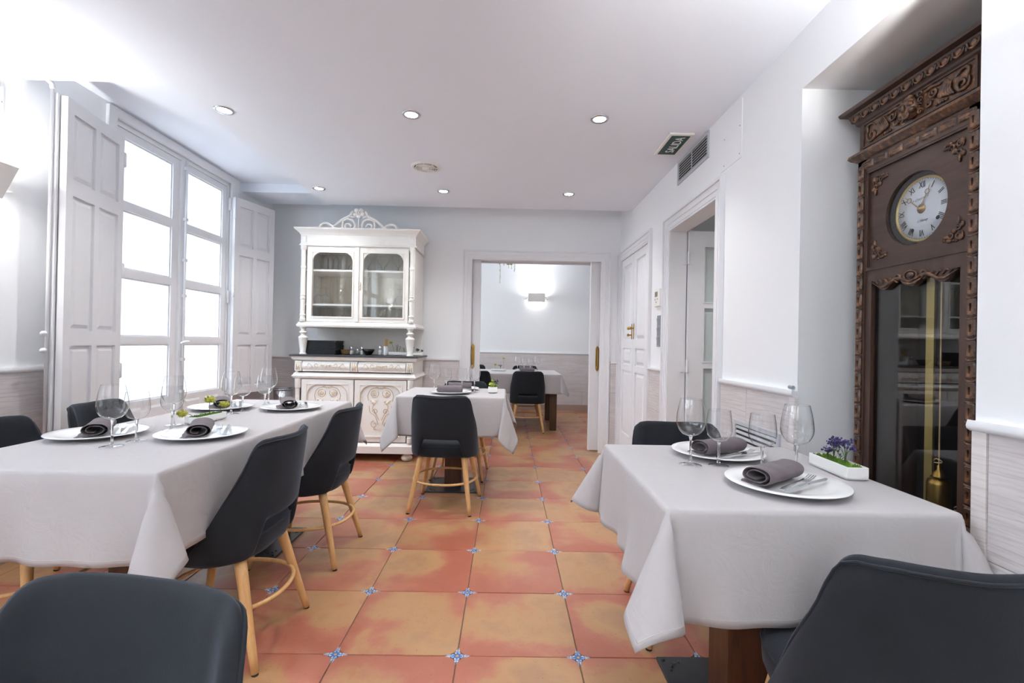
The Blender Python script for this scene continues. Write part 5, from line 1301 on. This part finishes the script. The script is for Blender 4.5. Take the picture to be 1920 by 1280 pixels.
# ---- things on the cabinet counter
KZ = 1.031
for k in range(10):
    b = thing('menu_folder', '%s of the black menu folders stacked on the cabinet counter' % ('lowest', 'second from bottom', 'third from bottom', 'fourth from bottom', 'fifth from bottom', 'fifth from top', 'fourth from top', 'third from top', 'second from top', 'topmost')[k], 'menu', (-1.855+random.uniform(-.004, .004), 4.83, KZ+k*.0138), random.uniform(-.02, .02), 'black menu folders')
    for z in (0, .0112): MB().box((-.17, -.12, z), (.17, .12, z+.0022)).build('cover', 'black_book', b)
    MB().box((-.165, -.116, .0022), (.160, .116, .0112)).build('page_block', 'black_plastic', b)
bk = thing('wicker_basket', 'small tan wicker basket beside the black menu stack', 'basket', (-1.645, 4.86, KZ))
MB().lathe([(.030, 0), (.038, .02), (.046, .045), (.043, .045), (.034, .02), (.028, .004)], n=20).build('basket_wall', 'wicker', bk, True)
for z in (.012, .024, .036, .046): MB().tube([((.033+.3*z)*cos(2*pi*q/24), (.033+.3*z)*sin(2*pi*q/24), z) for q in range(24)], .0035, 6, True).build('woven_band', 'wicker', bk, True)
def shaker(name, label, x, fill, h=.085, cap='chrome', y=4.86):
    t_ = thing(name, label, 'shaker', (x, y, KZ), 0, 'shakers on the cabinet')
    MB().lathe([(.017, 0), (.020, .004), (.020, h*.62), (.016, h*.70)], n=20, cap=False).build('jar', 'wine_glass', t_, True)
    MB().lathe([(.016, .002), (.018, .006), (.018, h*.48), (.001, h*.49)], n=16).build('filling', fill, t_, True)
    MB().lathe([(.0165, h*.68), (.017, h*.72), (.016, h*.92), (.009, h), (.001, h*1.01)], n=20).build('cap', cap, t_, True)
shaker('salt_shaker', 'glass salt shaker next to the wicker basket', -1.583, 'salt'); shaker('pepper_shaker', 'squat glass pepper pot between two salt shakers', -1.517, 'spice', .062); shaker('salt_shaker', 'glass salt shaker beside the black bowl', -1.475, 'salt'); shaker('sugar_shaker', 'tall steel topped shaker beside the stick holder', -1.292, 'salt', .098)
tag(MB().lathe([(.022, 0), (.030, .004), (.050, .030), (.062, .058), (.058, .058), (.046, .032), (.026, .009), (.002, .008)], n=32).build('serving_bowl', 'bowl_black', None, True), 'small black bowl in the middle of the cabinet counter', 'bowl').location = (-1.405, 4.84, KZ)
sp = thing('stick_holder', 'white cup holding wooden sticks on the cabinet counter', 'cup', (-1.235, 4.86, KZ))
MB().lathe([(.022, 0), (.024, .003), (.024, .092), (.021, .092), (.021, .006), (.002, .006)], n=24).build('cup', 'porcelain', sp, True)
for k in range(12):
    a = k*2.4; r_ = .006+.010*(k % 3)/2; MB().tube([(r_*cos(a), r_*sin(a), .01), (r_*1.9*cos(a), r_*1.9*sin(a), .16+.008*(k % 4)/3)], .0022, 5).build('stick', 'stick_wood', sp)
p = thing('counter_planter', 'long white planter with one pompon and green sprigs on the cabinet', 'planter', (-1.098, 4.82, KZ), pi/2); tray(p, .185, .06, .036); moss(p, .185, .06, .034, 90, 61)
pompon(p, 0, .045, .034, .095, .022, 62, (0, .03)); [sprig(p, 0, .02-.012*k, .034, .075-.008*k, 63+k, .04, n=10) for k in range(3)]; sprig(p, 0, -.065, .034, .045, 68)
p = thing('counter_planter', 'white planter with dark plum blooms behind the cabinet baluster', 'planter', (-.935, 4.83, KZ), pi/2); tray(p, .17, .06, .036); moss(p, .17, .06, .034, 80, 71)
bloom(p, 0, .035, .034, .06, .018, 72, 7, 'bloom_plum', br=.008); bloom(p, 0, -.03, .034, .035, .014, 73, 5, 'bloom_plum', br=.008); bloom(p, 0, -.07, .034, .022, .01, 74, 3, 'bloom_plum', br=.007)

# ---- wine bucket on a stand between cabinet and window
bs = thing('bucket_stand', 'thin metal stand carrying the wine bucket beside the cabinet', 'stand', (-2.30, 4.93, 0))
for k in range(3):
    a = 2*pi*k/3+.5; MB().tube([(.15*cos(a), .15*sin(a), 0), (.09*cos(a), .09*sin(a), .525)], .006, 8).build('leg', 'black_metal', bs, True)
MB().tube([(.092*cos(2*pi*k/28), .092*sin(2*pi*k/28), .525) for k in range(28)], .006, 8, True).build('ring', 'black_metal', bs, True)
wb = thing('wine_bucket', 'brushed steel wine bucket on a stand left of the cabinet', 'bucket', (-2.30, 4.93, .532))
MB().lathe([(.07, 0), (.082, .004), (.086, .02), (.094, .13), (.091, .13), (.083, .02), (.002, .008)], n=32).build('bowl', 'steel', wb, True)
MB().tube([(.095*cos(2*pi*k/32), .095*sin(2*pi*k/32), .131) for k in range(32)], .006, 8, True).build('rim', 'steel', wb, True)
